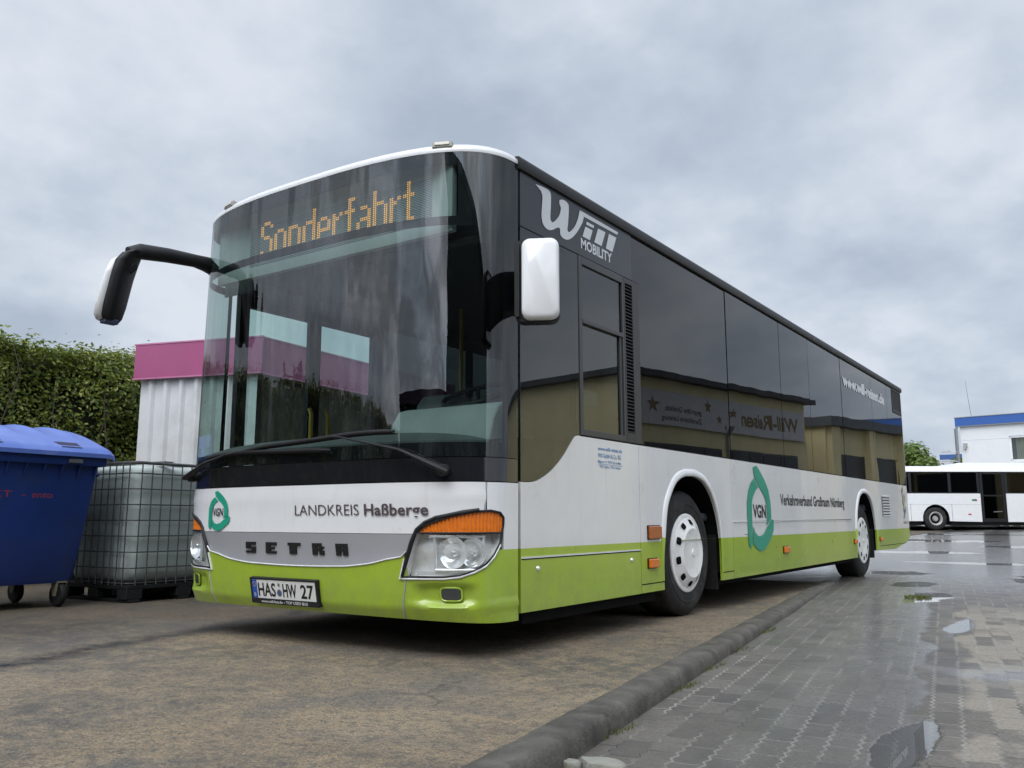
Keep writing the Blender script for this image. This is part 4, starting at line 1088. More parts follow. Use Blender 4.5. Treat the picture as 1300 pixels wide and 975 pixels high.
def door(ya, yb, leaves):
    d = MB()
    d.box(XR + .0, XR + .05, ya, ya + .03, .30, 2.43); d.box(XR, XR + .05, yb - .03, yb, .30, 2.43); d.box(XR, XR + .05, ya, yb, 2.36, 2.43); d.box(XR, XR + .05, ya, yb, .28, .36)
    o = d.build('passenger_door', PLASTIC, bus)
    w = (yb - ya - .06) / leaves
    for k in range(leaves):
        a = ya + .03 + k * w; b = a + w
        m_ = MB(); m_.box(XR + .005, XR + .045, a + .004, a + .06, .36, 2.36); m_.box(XR + .005, XR + .045, b - .06, b - .004, .36, 2.36); m_.box(XR + .005, XR + .045, a + .06, b - .06, 2.31, 2.36); m_.box(XR + .005, XR + .045, a + .06, b - .06, .36, .45)
        lf = m_.build('door_leaf', PLASTIC, o, off=bus['_org'])
        m_ = MB(); m_.box(XR + .02, XR + .024, a + .06, b - .06, .45, 2.31); m_.build('door_pane', CLEARG, lf, off=bus['_org'])
        m_ = MB(); yy_ = b - .09 if k == 0 else a + .09
        m_.tube([(XR + .10, yy_, .75), (XR + .12, yy_, .80), (XR + .12, yy_, 1.55), (XR + .10, yy_, 1.60)], .016, 8); m_.build('grab_handle', YELLOW, lf, 50, off=bus['_org'])
door(.47, 1.97, 2); door(4.62, 6.08, 2)
mb = MB()
tl_ = [(x, y) for x, y in outline(2.0)[-19 - 4:]]
tl_ = [(x, y) for x, y in outline(2.0) if y > 11.6]
tl_ = [(-WID, 11.625)] + tl_ + [(0, 11.625)]
for z0_, z1_, mi in ((.44, ZGREEN, 1), (ZGREEN, 2.80, 0)):
    mb.grid(lambda k, z: (tl_[int(k)][0], tl_[int(k)][1], z), list(range(len(tl_))), [z0_, (z0_ + z1_) / 2, z1_], mi)
mb.build('tail_panel', [WHITE, LIME], bus, 40)
mb = MB(); mb.box(-.05, -.07, .55, 2.26, .165, .246); mb.box(-.05, -.07, 3.5, 8.0, .20, .246); mb.box(-.06, -WID + .06, .30, 2.28, .245, .255); mb.box(-.06, -WID + .06, 3.48, 8.08, .245, .255); mb.box(-.06, -WID + .06, 9.3, 11.3, .33, .34); mb.box(-.7, -1.85, 2.2, 9.4, .24, .25)
mb.box(-.7, -1.85, 2.2, 2.21, .25, .6); mb.box(-.62, -1.93, 2.25, 3.5, .30, .36); mb.box(-.4, -2.15, 2.84, 2.92, .40, .52); mb.box(-.4, -2.15, 8.7, 8.79, .40, .52)
mb.build('underbody', DARK, bus)
mb = MB()
mb.box(-.70, -WID + .70, .35, 11.5, .345, .355); [mb.box(-.10, -WID + .06, a, b, .344, .354) for a, b in ((.35, 2.24), (3.5, 8.05), (9.3, 11.5))]; [mb.box(-.06, -.09, a, b, .36, 1.20) for a, b in ((.5, 2.25), (3.5, 8.05), (9.3, 11.5))];  [mb.box(-WID + .06, -WID + .09, a, b, .36, 1.20) for a, b in ((2.0, 2.25), (3.5, 4.6), (6.1, 8.05), (9.3, 11.5))];  mb.box(-.06, -WID + .06, 11.5, 11.53, .36, 2.7)
mb.build('cabin_floor', mat('floor_vinyl', (.06, .065, .07), .6), bus)
mb = MB(); mb.box(-.04, -WID + .04, .34, 11.5, 2.46, 2.48); mb.box(-.04, -.35, 2.0, 11.5, 2.36, 2.46); mb.box(-WID + .04, -WID + .35, .5, 11.5, 2.40, 2.46); mb.box(-.04, -WID + .04, .33, .345, 2.34, 2.79)
mb.build('cabin_ceiling', INTERIOR, bus)
# dashboard: low shelf along the glass, grey instrument hood before the driver
mb = MB()
def dash(p, t_):
    x, y, z = F(p, 1.20, -.05)
    if t_ < .34: return (x, y, 1.10)
    k = (t_ - .34) / .66
    bow = .075 * sin(pi * min(1, max(0, (p - .5) / 2.3))) + .015
    return (x, y + k * .55 * max(.1, sin(p)) , 1.165 + bow * sin(pi / 2 * min(1, k * 1.6)) )
mb.grid(dash, phis(.25, pi - .3, 50), [0, .34, .45, .56, .67, .78, .9, 1.0]); mb.build('dashboard', mat('dash_plastic', (.10, .115, .115), .55), bus, 50)
mb = MB()
poly = [(.30, 1.17), (.34, 1.30), (.40, 1.385), (.47, 1.405), (.75, 1.36), (.78, 1.10), (.3, 1.10)]
mb.prism(poly, -.10, -.86); hood = mb.build('instrument_hood', mat('hood_grey', (.30, .34, .335), .6), bus, 40, bev=.012)
mb = MB(); mb.lathe([(.225 + .016 * cos(2 * pi * k / 12), .016 * sin(2 * pi * k / 12)) for k in range(13)], (0, 0, 0), 'z', 40)
for a in (0, 2.1, 4.2): mb.tube([(0, 0, -.03), (.21 * cos(a), .21 * sin(a), -.003)], .014, 6)
rm = Matrix.Rotation(radians(24), 3, 'X'); mb.v = [tuple(rm @ Vector(v) + Vector((-.62, .88, 1.53))) for v in mb.v]
mb.tube([(-.62, .88, 1.51), (-.62, .76, 1.1)], .03, 8); mb.build('steering_wheel', PLASTIC, bus, 50)
def seat(x, y, w=.44, nm='passenger_seat', z=.36, hb=.72):
    mb = MB(); mb.prism([(y, z + .36), (y, z + .45), (y + .42, z + .42), (y + .44, z + .36)], x, x + w)
    mb.prism([(y + .40, z + .40), (y + .46, z + .42), (y + .56, z + .42 + hb), (y + .53, z + .45 + hb), (y + .48, z + .42 + hb)], x, x + w)
    o = mb.build(nm, SEATM, bus, bev=.025)
    m2 = MB(); m2.box(x + .06, x + w - .06, y + .15, y + .30, z, z + .36); m2.build('seat_base', INTDARK, o, off=bus['_org'])
    return o
s_ = seat(-.86, 1.22, .48, 'driver_seat', .75, .80)
mb = MB(); mb.box(-.78, -.46, 1.72, 1.80, 2.03, 2.22); mb.build('headrest', SEATM, s_, off=bus['_org'], bev=.03)
for k in range(9):
    y = 3.0 + k * .86
    seat(-.54, y, z=.36 + (.12 if y > 7 else 0)); seat(-1.0, y, z=.36 + (.12 if y > 7 else 0))
    if not (4.2 < y < 6.1): seat(XR + .10, y, z=.36 + (.12 if y > 7 else 0)); seat(XR + .56, y, z=.36 + (.12 if y > 7 else 0))
mb = MB(); mb.box(-.08, -1.0, 1.93, 1.96, .36, 1.45); pt = mb.build('driver_partition', INTDARK, bus)
mb = MB(); mb.box(-.08, -1.0, 1.94, 1.95, 1.45, 2.2); mb.build('partition_pane', glass('partition_glass', (.45, .5, .5), 1.5), pt, off=bus['_org'])
mb = MB(); mb.box(-1.02, -1.06, .95, 1.95, .36, 1.32); mb.box(-.98, -1.06, .92, .95, .36, 1.32); mb.build('cab_door', INTDARK, bus, bev=.01)
mb = MB(); mb.prism([(1.05, 1.30), (1.05, 1.52), (1.12, 1.60), (1.30, 1.60), (1.30, 1.30)], -1.0, -1.28); mb.build('ticket_machine', mat('ticket_grey', (.16, .18, .18), .5), bus, bev=.015)
for x, y in ((-1.08, 1.98), (-1.62, 2.0), (-1.5, 4.4), (-1.05, 4.4), (-1.5, 6.2), (-1.05, 7.0)):
    mb = MB(); mb.tube([(x, y, .36), (x, y, 2.46)], .017, 10); mb.build('grab_pole', YELLOW, bus, 60)
mb = MB(); mb.tube([(XR + .10, 2.02, .36), (XR + .10, 2.02, 1.5), (XR + .35, 2.02, 1.5)], .018, 8); mb.box(XR + .05, XR + .6, 2.04, 2.06, .40, 1.30); mb.build('door_screen', INTDARK, bus)
for y, w in ((5.62, .55), (6.75, .62), (8.45, .60)):  # pale notices hung inside the far windows
    mb = MB(); mb.box(XR + .036, XR + .038, y, y + w, 1.72, 2.12); mb.build('window_notice', mat('notice_paper', (.62, .68, .66), .7), bus)
mb = MB(); mb.box(-1.16, -1.22, .30, .44, 2.16, 2.34); mb.build('interior_mirror', PLASTIC, bus, bev=.02)
# sun blind rolled up above the driver, speaker grille strip under the ceiling
mb = MB(); mb.tube([(-.10, .30, 2.335), (-1.0, .22, 2.335)], .025, 10); mb.build('sun_blind', INTERIOR, bus, 50)

# mirrors: the long arm on the door side, the short one by the driver
ARM = [(-2.414, 0.178, 2.444), (-2.403, 0.14, 2.485), (-2.387, 0.074, 2.506), (-2.389, -0.014, 2.508), (-2.413, -0.213, 2.501), (-2.447, -0.393, 2.488), (-2.463, -0.46, 2.457)]
mb = MB(); mb.tube(ARM, [.030, .052, .062, .052, .058, .062, .056], 12, flat=.85)
mir = mb.build('wing_mirror', PLASTIC, bus, 60)
HD = [(-2.446, -0.438, 2.47), (-2.473, -0.464, 2.442), (-2.494, -0.481, 2.393), (-2.518, -0.492, 2.304), (-2.538, -0.5, 2.21), (-2.562, -0.505, 2.117), (-2.581, -0.509, 2.04), (-2.588, -0.509, 2.014)]
RT = Vector((.825, .566, 0)); FW = Vector((-.566, .825, 0))
def head(offr, a, b, r_, nm, mtl, par):
    mb = MB(); k = len(HD); n = 16; vs = []
    for i, p in enumerate(HD):
        s_ = r_[i]
        for j in range(n):
            t_ = 2 * pi * j / n
            cx = math.copysign(abs(cos(t_)) ** .7, cos(t_)); cy = math.copysign(abs(sin(t_)) ** .7, sin(t_))
            q = Vector(p) + RT * (offr + cx * a * s_) + FW * (cy * b * s_)
            vs.append(q)
    fs = [(i * n + j, i * n + (j + 1) % n, (i + 1) * n + (j + 1) % n, (i + 1) * n + j) for i in range(k - 1) for j in range(n)] + [tuple(range(n))[::-1], tuple(range((k - 1) * n, k * n))]
    mb.add(vs, fs); return mb.build(nm, mtl, par, 50, off=bus['_org'])
head(.028, .045, .115, [.55, .85, 1, 1, 1, 1, .9, .7], 'mirror_housing', PLASTIC, mir)
head(-.018, .040, .122, [.0, .30, .80, 1.0, 1.03, 1.02, .92, .66], 'mirror_cover', WHITE, mir)
mb = MB(); mb.box(-2.583, -2.523, -0.559, -0.459, 1.989, 2.024); mb.build('camera_pod', mat('blue_grey_plastic', (.05, .06, .11), .4), mir, off=bus['_org'], bev=.008)
mb = MB(); mb.lathe([(.05, -.01), (.05, .0), (.040, .026), (.001, .034)], (-2.459, -0.451, 2.373), 'x', 16); mb.build('mirror_knuckle', PLASTIC, mir, 50, off=bus['_org'])
# driver's mirror: rounded white back, black rim behind it
def rrect(w, h, r, n=6):
    o = []
    for cx, cy, a0 in ((w / 2 - r, h / 2 - r, 0), (-w / 2 + r, h / 2 - r, 90), (-w / 2 + r, -h / 2 + r, 180), (w / 2 - r, -h / 2 + r, 270)):
        o += [(cx + r * cos(radians(a0 + 90 * k / n)), cy + r * sin(radians(a0 + 90 * k / n))) for k in range(n + 1)]
    return o
DX = Vector((.88, .47, 0)).normalized(); DN = Vector((DX.y, -DX.x, 0)); DC = Vector((.315, .155, 1.972))
def dl(a, b, c_): return tuple(DC + DX * a + Vector((0, 0, 1)) * b + DN * c_)
def loft(mb, secs, cap=True):
    n = len(secs[0]); vs = [p for s_ in secs for p in s_]
    fs = [(i * n + j, i * n + (j + 1) % n, (i + 1) * n + (j + 1) % n, (i + 1) * n + j) for i in range(len(secs) - 1) for j in range(n)]
    if cap: fs += [tuple(range(n))[::-1], tuple(range((len(secs) - 1) * n, len(secs) * n))]
    return mb.add(vs, fs)
mb = MB(); loft(mb, [[dl(a * s_, b * s_, c_) for a, b in rrect(.236, .450, .05)] for s_, c_ in ((.90, -.055), (1.0, -.045), (1.0, .02), (.985, .03))])
loft(mb, [[dl(-.06, .16, -.04), dl(.02, .16, -.04), dl(.02, -.14, -.04), dl(-.06, -.14, -.04)], [(.004, .50, 2.16), (.004, .74, 2.16), (.004, .74, 1.97), (.004, .50, 1.95)]])
mir2 = mb.build('wing_mirror', PLASTIC, bus, 50)
mb = MB(); loft(mb, [[dl(a * s_ + .020, b * s_ + .002, c_) for a, b in rrect(.196, .436, .045)] for s_, c_ in ((1.0, .018), (1.0, .040), (.985, .056), (.95, .066), (.88, .072))])
mb.build('mirror_cover', WHITE, mir2, 60, off=bus['_org'])
mb = MB(); mb.prism([(-.112, .20), (-.088, .20), (-.088, -.20), (-.112, -.20)], -.0, .0)
mb = MB(); loft(mb, [[dl(a - .100, b + .0, c_) for a, b in rrect(.022, .40, .008)] for c_ in (.03, .05, .056)]); mb.build('mirror_hinge', PLASTIC, mir2, 50, off=bus['_org'])
mb = MB(); loft(mb, [[dl(a, b, -.0555 - c_) for a, b in rrect(.20, .40, .04)] for c_ in (0, .002)]); mb.build('mirror_glass', CHROME, mir2, off=bus['_org'])

# ------------------------------------------------------------------ rubbish container on the left
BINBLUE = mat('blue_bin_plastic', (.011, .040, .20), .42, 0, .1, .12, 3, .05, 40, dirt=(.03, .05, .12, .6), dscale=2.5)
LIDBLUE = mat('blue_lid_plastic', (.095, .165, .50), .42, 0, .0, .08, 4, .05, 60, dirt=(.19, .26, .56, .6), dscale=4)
def wheelie(loc, rotz):
    b = thing('waste_container', 'blue four wheeled plastic waste container with a paler lid beside the hedge', 'waste bin', loc, None, rotz)
    # x across (front towards +x), y along the front
    def sec(z, xw, yw, r): return [(px_ , py_, z) for px_, py_ in [(a, c_) for a, c_ in rrect(xw, yw, r, 4)]]
    mb = MB(); loft(mb, [sec(.20, .74, 1.10, .06), sec(.24, .78, 1.14, .06), sec(.62, .88, 1.22, .06), sec(1.12, 1.00, 1.30, .06), sec(1.18, 1.02, 1.31, .06)])
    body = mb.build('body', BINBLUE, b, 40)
    mb = MB(); loft(mb, [sec(1.175, 1.04, 1.32, .06), sec(1.18, 1.10, 1.40, .06), sec(1.215, 1.12, 1.42, .06), sec(1.25, 1.12, 1.42, .06), sec(1.262, 1.06, 1.36, .06)], True)
    for k in range(9):   # ribs under the rim
        y = -.60 + k * .15
        mb.prism([(.49, 1.05), (.545, 1.18), (.47, 1.18)], y - .006, y + .006, 0, 'y')
    for x in (-.3, 0, .3):
        for s in (-1, 1): mb.prism([(s * .64, 1.02), (s * .695, 1.18), (s * .62, 1.18)], x - .006, x + .006, 0, 'x')
    mb.build('rim', BINBLUE, b, 40)
    mb = MB()
    for s in (-1, 1):
        mb.tube([(.30, s * .66, 1.10), (.30, s * .76, 1.12), (-.30, s * .76, 1.12), (-.30, s * .66, 1.10)], .018, 8)
        mb.tube([(.08, s * .66, .95), (.08, s * .72, .98), (-.08, s * .72, .98), (-.08, s * .66, .95)], .03, 8)
    mb.build('lifting_arm', BINBLUE, b, 50)
    mb = MB()
    def lid(u, v):
        x = -.58 + 1.17 * u; y = (v - .5) * 1.46
        z = 1.245 + .30 * sin(pi * (.10 + .50 * (1 - u))) ** 1.25
        gro = 0
        for c_ in (.14, .32, .5, .68, .86):
            gro = max(gro, math.exp(-((v - c_) / .035) ** 2)) 
        z += .018 * gro * math.exp(-((u - .45) / .28) ** 4)
        e = min(v, 1 - v)
        if e < .035: z -= .028 * (1 - e / .035) ** 1.5
        if u > .96: z -= .03 * (u - .96) / .04
        return (x, y, z)
    us = [i / 40 for i in range(41)]; vs_ = [i / 80 for i in range(81)]
    mb.grid(lid, us, vs_)
    # skirt of the lid
    for v in (0, 1): mb.grid(lambda u, k, v=v: (lid(u, v)[0], lid(u, v)[1] + (.006 if v else -.006) * 0, lid(u, v)[2] - .035 * k), us, [0, 1])
    for u in (0, 1): mb.grid(lambda v, k, u=u: (lid(u, v)[0], lid(u, v)[1], lid(u, v)[2] - .035 * k), vs_, [0, 1])
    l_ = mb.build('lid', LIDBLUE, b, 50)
    for y in (-.30, .36):
        mb = MB(); x0, x1 = .43, .55
        za, zb_ = lid((x0 + .58) / 1.17, y / 1.46 + .5)[2], lid((x1 + .58) / 1.17, y / 1.46 + .5)[2]
        mb.add([(x0, y - .10, za + .003), (x1, y - .09, zb_ + .003), (x1, y + .09, zb_ + .003), (x0, y + .10, za + .003)], [(0, 1, 2, 3)])
        mb.build('hand_grip', mat('grip_recess', (.008, .012, .05), .6), l_, normals=False)
    mb = MB(); mb.box(.555, .575, -.45, -.35, 1.185, 1.225); mb.box(.555, .575, .33, .45, 1.195, 1.23); mb.build('latch', mat('latch_grey', (.12, .13, .14), .5), b, bev=.004)
    for sx in (-.32, .34):
        for sy in (-.46, .46):
            mb = MB(); mb.lathe([(.001, -.024), (.092, -.024), (.102, -.012), (.102, .012), (.092, .024), (.001, .024)], (sx, sy, .103), 'y', 28)
            w_ = mb.build('castor_wheel', RUBBER, b, 40)
            mb = MB(); mb.lathe([(.001, -.026), (.05, -.026), (.05, .026), (.001, .026)], (sx, sy, .103), 'y', 20); mb.build('wheel_hub', PLASTIC, w_, 40)
            mb = MB(); mb.prism([(sx - .05, .21), (sx + .06, .21), (sx + .03, .09), (sx - .02, .09)], sy - .04, sy - .034, 0, 'y'); mb.prism([(sx - .05, .21), (sx + .06, .21), (sx + .03, .09), (sx - .02, .09)], sy + .034, sy + .04, 0, 'y'); mb.box(sx - .05, sx + .06, sy - .04, sy + .04, .20, .212)
            mb.build('castor_fork', mat('fork_zinc', (.20, .18, .13), .6, .1), w_, off=None)
    # faded red stencil on the front face
    mk = mat('red_marking', (.30, .03, .02), .6)
    for t_, y0_, w_ in (('SKT', -.30, .20), ('-', -.02, .03), ('ento', .06, .17)):
        o = lettering('stencil', t_, lambda a, c_, y0_=y0_: (.44 + (.88 + c_ - .62) * .12 + .0605, y0_ + a, .90 + c_), w_, .055, mk, body, .0)
    return b
wheelie((-5.02, -.02, 0), radians(2))

# ------------------------------------------------------------------ caged water tank on its pallet
def tote(loc, rotz):
    t_ = thing('caged_tank', 'grey plastic liquid tank in a wire cage on a black pallet', 'tank', loc, None, rotz)
    def sec(z, w, d, r, n=6): return [(a, c_, z) for a, c_ in rrect(w, d, r, n)]
    TANK = mat('tank_plastic', (.41, .47, .45), .45, 0, 0, .1, 3, .05, 20, dirt=(.26, .31, .29, .65), dscale=3)
    mb = MB()
    zs = [.17, .20, .26, .42, .46, .50, .66, .70, .74, .90, .94, .98, 1.14, 1.19, 1.22]
    secs = []
    for i, z in enumerate(zs):
        k = .0 if z in (.46, .70, .94) else .012
        e = {.17: .06, .20: .02, 1.19: .03, 1.22: .09}.get(z, 0)
        secs.append(sec(z, .93 - 2 * e + k, 1.13 - 2 * e + k, .13))
    loft(mb, secs); mb.build('tank', TANK, t_, 60)
    mb = MB(); mb.lathe([(.001, 1.245), (.075, 1.245), (.085, 1.235), (.085, 1.215)], (0, 0, 0), 'z', 24); mb.build('filler_cap', PLASTIC, t_, 40)
    mb = MB(); r = .0065
    W_, D_ = 1.0, 1.2
    for z in (.17, .30, .44, .58, .72, .86, 1.0, 1.14, 1.235):
        rr = .016 if z > 1.2 else r
        pts = [(a, c_, z) for a, c_ in rrect(W_, D_, .07, 4)]; mb.tube(pts + pts[:1], rr, 6, caps=False)
    for k in range(10):
        x = -.44 + .88 * k / 9
        for s in (-1, 1): mb.tube([(x, s * (D_ / 2 + .010), .15), (x, s * (D_ / 2 + .010), 1.235)], r, 6)
    for k in range(11):
        y = -.53 + 1.06 * k / 10
        for s in (-1, 1): mb.tube([(s * (W_ / 2 + .010), y, .15), (s * (W_ / 2 + .010), y, 1.235)], r, 6)
    mb.build('cage', mat('cage_wire', (.085, .09, .09), .55, .3, 0, .3, 12), t_, 60)
    mb = MB(); mb.prism([(-.50, -.30), (.50, -.30), (.50, -.2), (-.50, -.2)], 1.252, 1.262, 0, 'z'); mb.prism([(-.50, .2), (.50, .2), (.50, .3), (-.50, .3)], 1.252, 1.262, 0, 'z'); mb.build('cross_strut', STEEL, t_)
    mb = MB(); mb.box(-.5, .5, -.6, .6, .115, .15)
    for x in (-.43, 0, .43):
        for y in (-.52, 0, .52): mb.box(x - .07, x + .07, y - .08, y + .08, .03, .115)
    for y in (-.52, 0, .52): mb.box(-.5, .5, y - .06, y + .06, 0, .03)
    mb.build('pallet', PLASTIC, t_, bev=.006)
tote((-5.02, 1.52, 0), radians(3))

# ------------------------------------------------------------------ corrugated shed with the magenta band
def shed():
    s = thing('corrugated_shed', 'white corrugated metal shed with a magenta band round its top', 'shed', (-5.1, 2.74, 0), None, 0)
    d1 = Vector((-.955, -.297, 0)); d2 = Vector((-.10, .995, 0))
    SH = mat('white_corrugated_sheet', (.62, .63, .64), .4, .0, .1, .06, 3, 0, 1, dirt=(.40, .39, .36, .5), dscale=2)
    MAG = mat('magenta_band', (.34, .058, .17), .42, 0, .2, .07, 3, dirt=(.30, .06, .16, .5), dscale=2)
    prof = []
    def corr(L):
        out = []; p = 0
        while p < L:
            for a, d in ((0, 0), (.105, 0), (.135, .035), (.180, .035), (.21, 0)):
                if p + a <= L: out.append((p + a, d))
            p += .21
        return out
    mb = MB()
    for o_, d, L, nrm in ((Vector((0, 0, 0)), d1, 1.577, Vector((-d1.y, d1.x, 0)) * 1),):
        if nrm.dot(Vector((1, -1, 0))) < 0: nrm = -nrm
        pr = corr(L)
        mb.grid(lambda i, z: tuple(o_ + d * pr[int(i)][0] + nrm * pr[int(i)][1] + Vector((0, 0, z))), list(range(len(pr))), [.02, 1.34, 2.45])
    if True:
        wb = MB(); a_ = d2 * .12; wb.add([tuple(a_ + d1 * .03 + Vector((0, 0, z))) for z in (.02, 2.4)] + [tuple(d2 * 3.9 + d1 * .03 + Vector((0, 0, z))) for z in (2.4, .02)], [(0, 1, 2, 3)])
        wb.build('side_boarding', mat('brown_boarding', (.045, .034, .026), .7, 0, 0, .3, 3, .4, 8), s, normals=False, off=(0, 0, 0))
    w = mb.build('wall', SH, s, None, normals=True, off=(0, 0, 0))
    def wall_box(mb, o_, d, L, z0, z1, out, thick):
        n_ = Vector((-d.y, d.x, 0)); 
        if n_.dot(Vector((1, -1, 0))) < 0: n_ = -n_
        vs = [o_ + d * a + n_ * c_ + Vector((0, 0, z)) for z in (z0, z1) for c_ in (out, out + thick) for a in (0, L)]
        mb.add(vs, [(0, 2, 3, 1), (4, 5, 7, 6), (0, 1, 5, 4), (2, 6, 7, 3), (0, 4, 6, 2), (1, 3, 7, 5)])
    mb = MB(); O = Vector((0, 0, 0))
    wall_box(mb, O - d1 * .10, d1, 1.72, 2.36, 2.76, .055, .03); wall_box(mb, O - d2 * .05, d2, 4.05, 2.36, 2.76, .055, .03)
    f = mb.build('fascia', MAG, s, bev=.004)
    mb = MB(); wall_box(mb, O - d1 * .105, d1, 1.735, 2.345, 2.362, .050, .042); wall_box(mb, O - d1 * .105, d1, 1.735, 2.755, 2.772, .050, .042)
    wall_box(mb, O - d2 * .05, d2, 4.05, 2.345, 2.362, .050, .042); wall_box(mb, O - d2 * .05, d2, 4.05, 2.755, 2.772, .050, .042)
    mb.build('fascia_edge', mat('magenta_edge', (.48, .16, .30), .4), f)
    mb = MB(); c_ = [O, O + d1 * 1.55, O + d1 * 1.55 + d2 * 3.9, O + d2 * 3.9]; mb.add([tuple(p + Vector((0, 0, 2.70))) for p in c_], [(0, 1, 2, 3)])
    mb.add([tuple(p + Vector((0, 0, z))) for z in (.02, 2.7) for p in (c_[1], c_[2])], [(0, 1, 3, 2)]); mb.build('roof', SH, s, normals=False)
shed()

# ------------------------------------------------------------------ foliage
def leaf_mat(name, lo, mid, hi, rough=.45):
    m, t, p, out = newmat(name)
    g_ = N(t, 'ShaderNodeNewGeometry')
    c = ramp(t, g_.outputs['Random Per Island'], [(0, lo), (.5, mid), (1, hi)])
    t.links.new(c, p.inputs['Base Color']); p.inputs['Roughness'].default_value = rough
    tl = N(t, 'ShaderNodeBsdfTranslucent'); t.links.new(mixc(t, .5, c, (.30, .36, .03)), tl.inputs[0])
    mx = N(t, 'ShaderNodeMixShader'); mx.inputs[0].default_value = .28
    t.links.new(p.outputs[0], mx.inputs[1]); t.links.new(tl.outputs[0], mx.inputs[2]); t.links.new(mx.outputs[0], out.inputs[0])
    return m
HEDGE = leaf_mat('hedge_leaves', (.06, .10, .016), (.14, .19, .03), (.30, .31, .055))
TREE = leaf_mat('tree_leaves', (.06, .12, .02), (.11, .18, .03), (.18, .23, .05))
def leaf(mb, p, nrm, L, w, rng):
    n = Vector(nrm).normalized(); a = Vector((rng.gauss(0, 1), rng.gauss(0, 1), rng.gauss(0, .6) - .25)); a = (a - n * a.dot(n)).normalized(); b = n.cross(a)
    p = Vector(p); f = rng.uniform(.1, .3) * w
    mb.add([p, p + a * L * .45 + b * w + n * f, p + a * L - n * L * .12, p + a * L * .45 - b * w + n * f], [(0, 1, 2), (0, 2, 3)])
BARK = mat('bark', (.07, .055, .04), .85, 0, 0, .3, 8, .6, 30)
def hedge(x, y0_, y1_, label, h0, h1, dense, size, thick=1.0):
    rng = random.Random(11)
    h = thing('hedge', label, 'hedge', (x, (y0_ + y1_) / 2, 0), 'hedges along the yard'); oy = (y0_ + y1_) / 2
    H = lambda y: h0 + (h1 - h0) * (y - y0_) / (y1_ - y0_) + .03 * sin(y * 2.3) + .022 * sin(y * 5.9 + 1) + .018 * sin(y * 13.1)
    D = lambda y, z: .15 * sin(y * 1.7 + z * 1.3) + .07 * sin(y * 4.1 - z * 3.7) + .05 * sin(y * 9 + z * 7)
    mb = MB(); n = int((y1_ - y0_) / .3)
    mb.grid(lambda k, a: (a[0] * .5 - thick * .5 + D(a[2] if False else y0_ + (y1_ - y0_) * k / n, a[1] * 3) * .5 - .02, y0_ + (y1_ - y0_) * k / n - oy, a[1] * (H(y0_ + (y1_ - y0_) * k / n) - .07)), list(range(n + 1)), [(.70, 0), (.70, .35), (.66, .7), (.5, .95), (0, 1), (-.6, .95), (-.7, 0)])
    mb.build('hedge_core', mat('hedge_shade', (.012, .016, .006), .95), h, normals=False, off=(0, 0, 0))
    st = MB()
    for k in range(int((y1_ - y0_) * 3.2)):
        y = rng.uniform(y0_, y1_); z0_ = rng.uniform(0, .6); p = Vector((rng.uniform(-.22, -.02), y - oy, z0_)); pts = [tuple(p)]
        for s in range(6):
            p = p + Vector((rng.gauss(.015, .05), rng.gauss(0, .08), rng.uniform(.25, .5)))
            if p.z > H(y) - .1: break
            pts.append(tuple(p))
        if len(pts) > 1: st.tube(pts, [.016 * (1 - .12 * i) for i in range(len(pts))], 5)
    st.build('stems', BARK, h, 60, off=(0, 0, 0))
    mb = MB(); cnt = int((y1_ - y0_) * dense)
    for k in range(cnt):
        y = rng.uniform(y0_, y1_); hh = H(y)
        if rng.random() < .70:
            z = hh * (1 - rng.random() ** 1.15 * .93)
            # clumps: leaves gather into sprays, gaps stay dark
            if sin(y * 5.3 + z * 3.1) + sin(y * 2.1 - z * 6.2) + sin(z * 8.3 + y * 9.1) + rng.uniform(-1.4, 1.8) < -1.25: continue
            px_ = D(y, z) - rng.random() ** 2 * .22 + .02
            nrm = (1, rng.gauss(0, .5), rng.gauss(.5, .5)); 
        else:
            z = hh + rng.gauss(-.03, .05) + (.16 * rng.random() if rng.random() < .10 else 0); px_ = -rng.random() * thick * .9 + .05
            nrm = (rng.gauss(.2, .5), rng.gauss(0, .5), 1)
        s = size * rng.uniform(.6, 1.25)
        leaf(mb, (px_, y - oy, z), nrm, s, s * .27, rng)
    # shoots that stick out of the clipped top
    for k in range(int((y1_ - y0_) * 7)):
        y = rng.uniform(y0_, y1_); b0 = Vector((-rng.random() * .6, y - oy, H(y) - .03)); L = rng.uniform(.03, .13)
        for s in range(5):
            leaf(mb, b0 + Vector((rng.gauss(0, .01), rng.gauss(0, .01), L * s / 4)), (rng.gauss(0, 1), rng.gauss(0, 1), .6), size * .8, size * .22, rng)
    f = mb.build('foliage', HEDGE, h, normals=False, off=(0, 0, 0))
    return h
hedge(-7.55, -1.6, 4.2, 'tall clipped green hedge behind the blue waste container', 2.60, 2.88, 8200, .066)
hedge(-7.75, 4.2, 26, 'tall green hedge running on behind the bus, seen through its windows', 2.6, 2.9, 420, .17)
hedge(-7.9, -26, -1.7, 'tall green hedge running on out of the picture beside the yard', 2.8, 2.75, 300, .17)

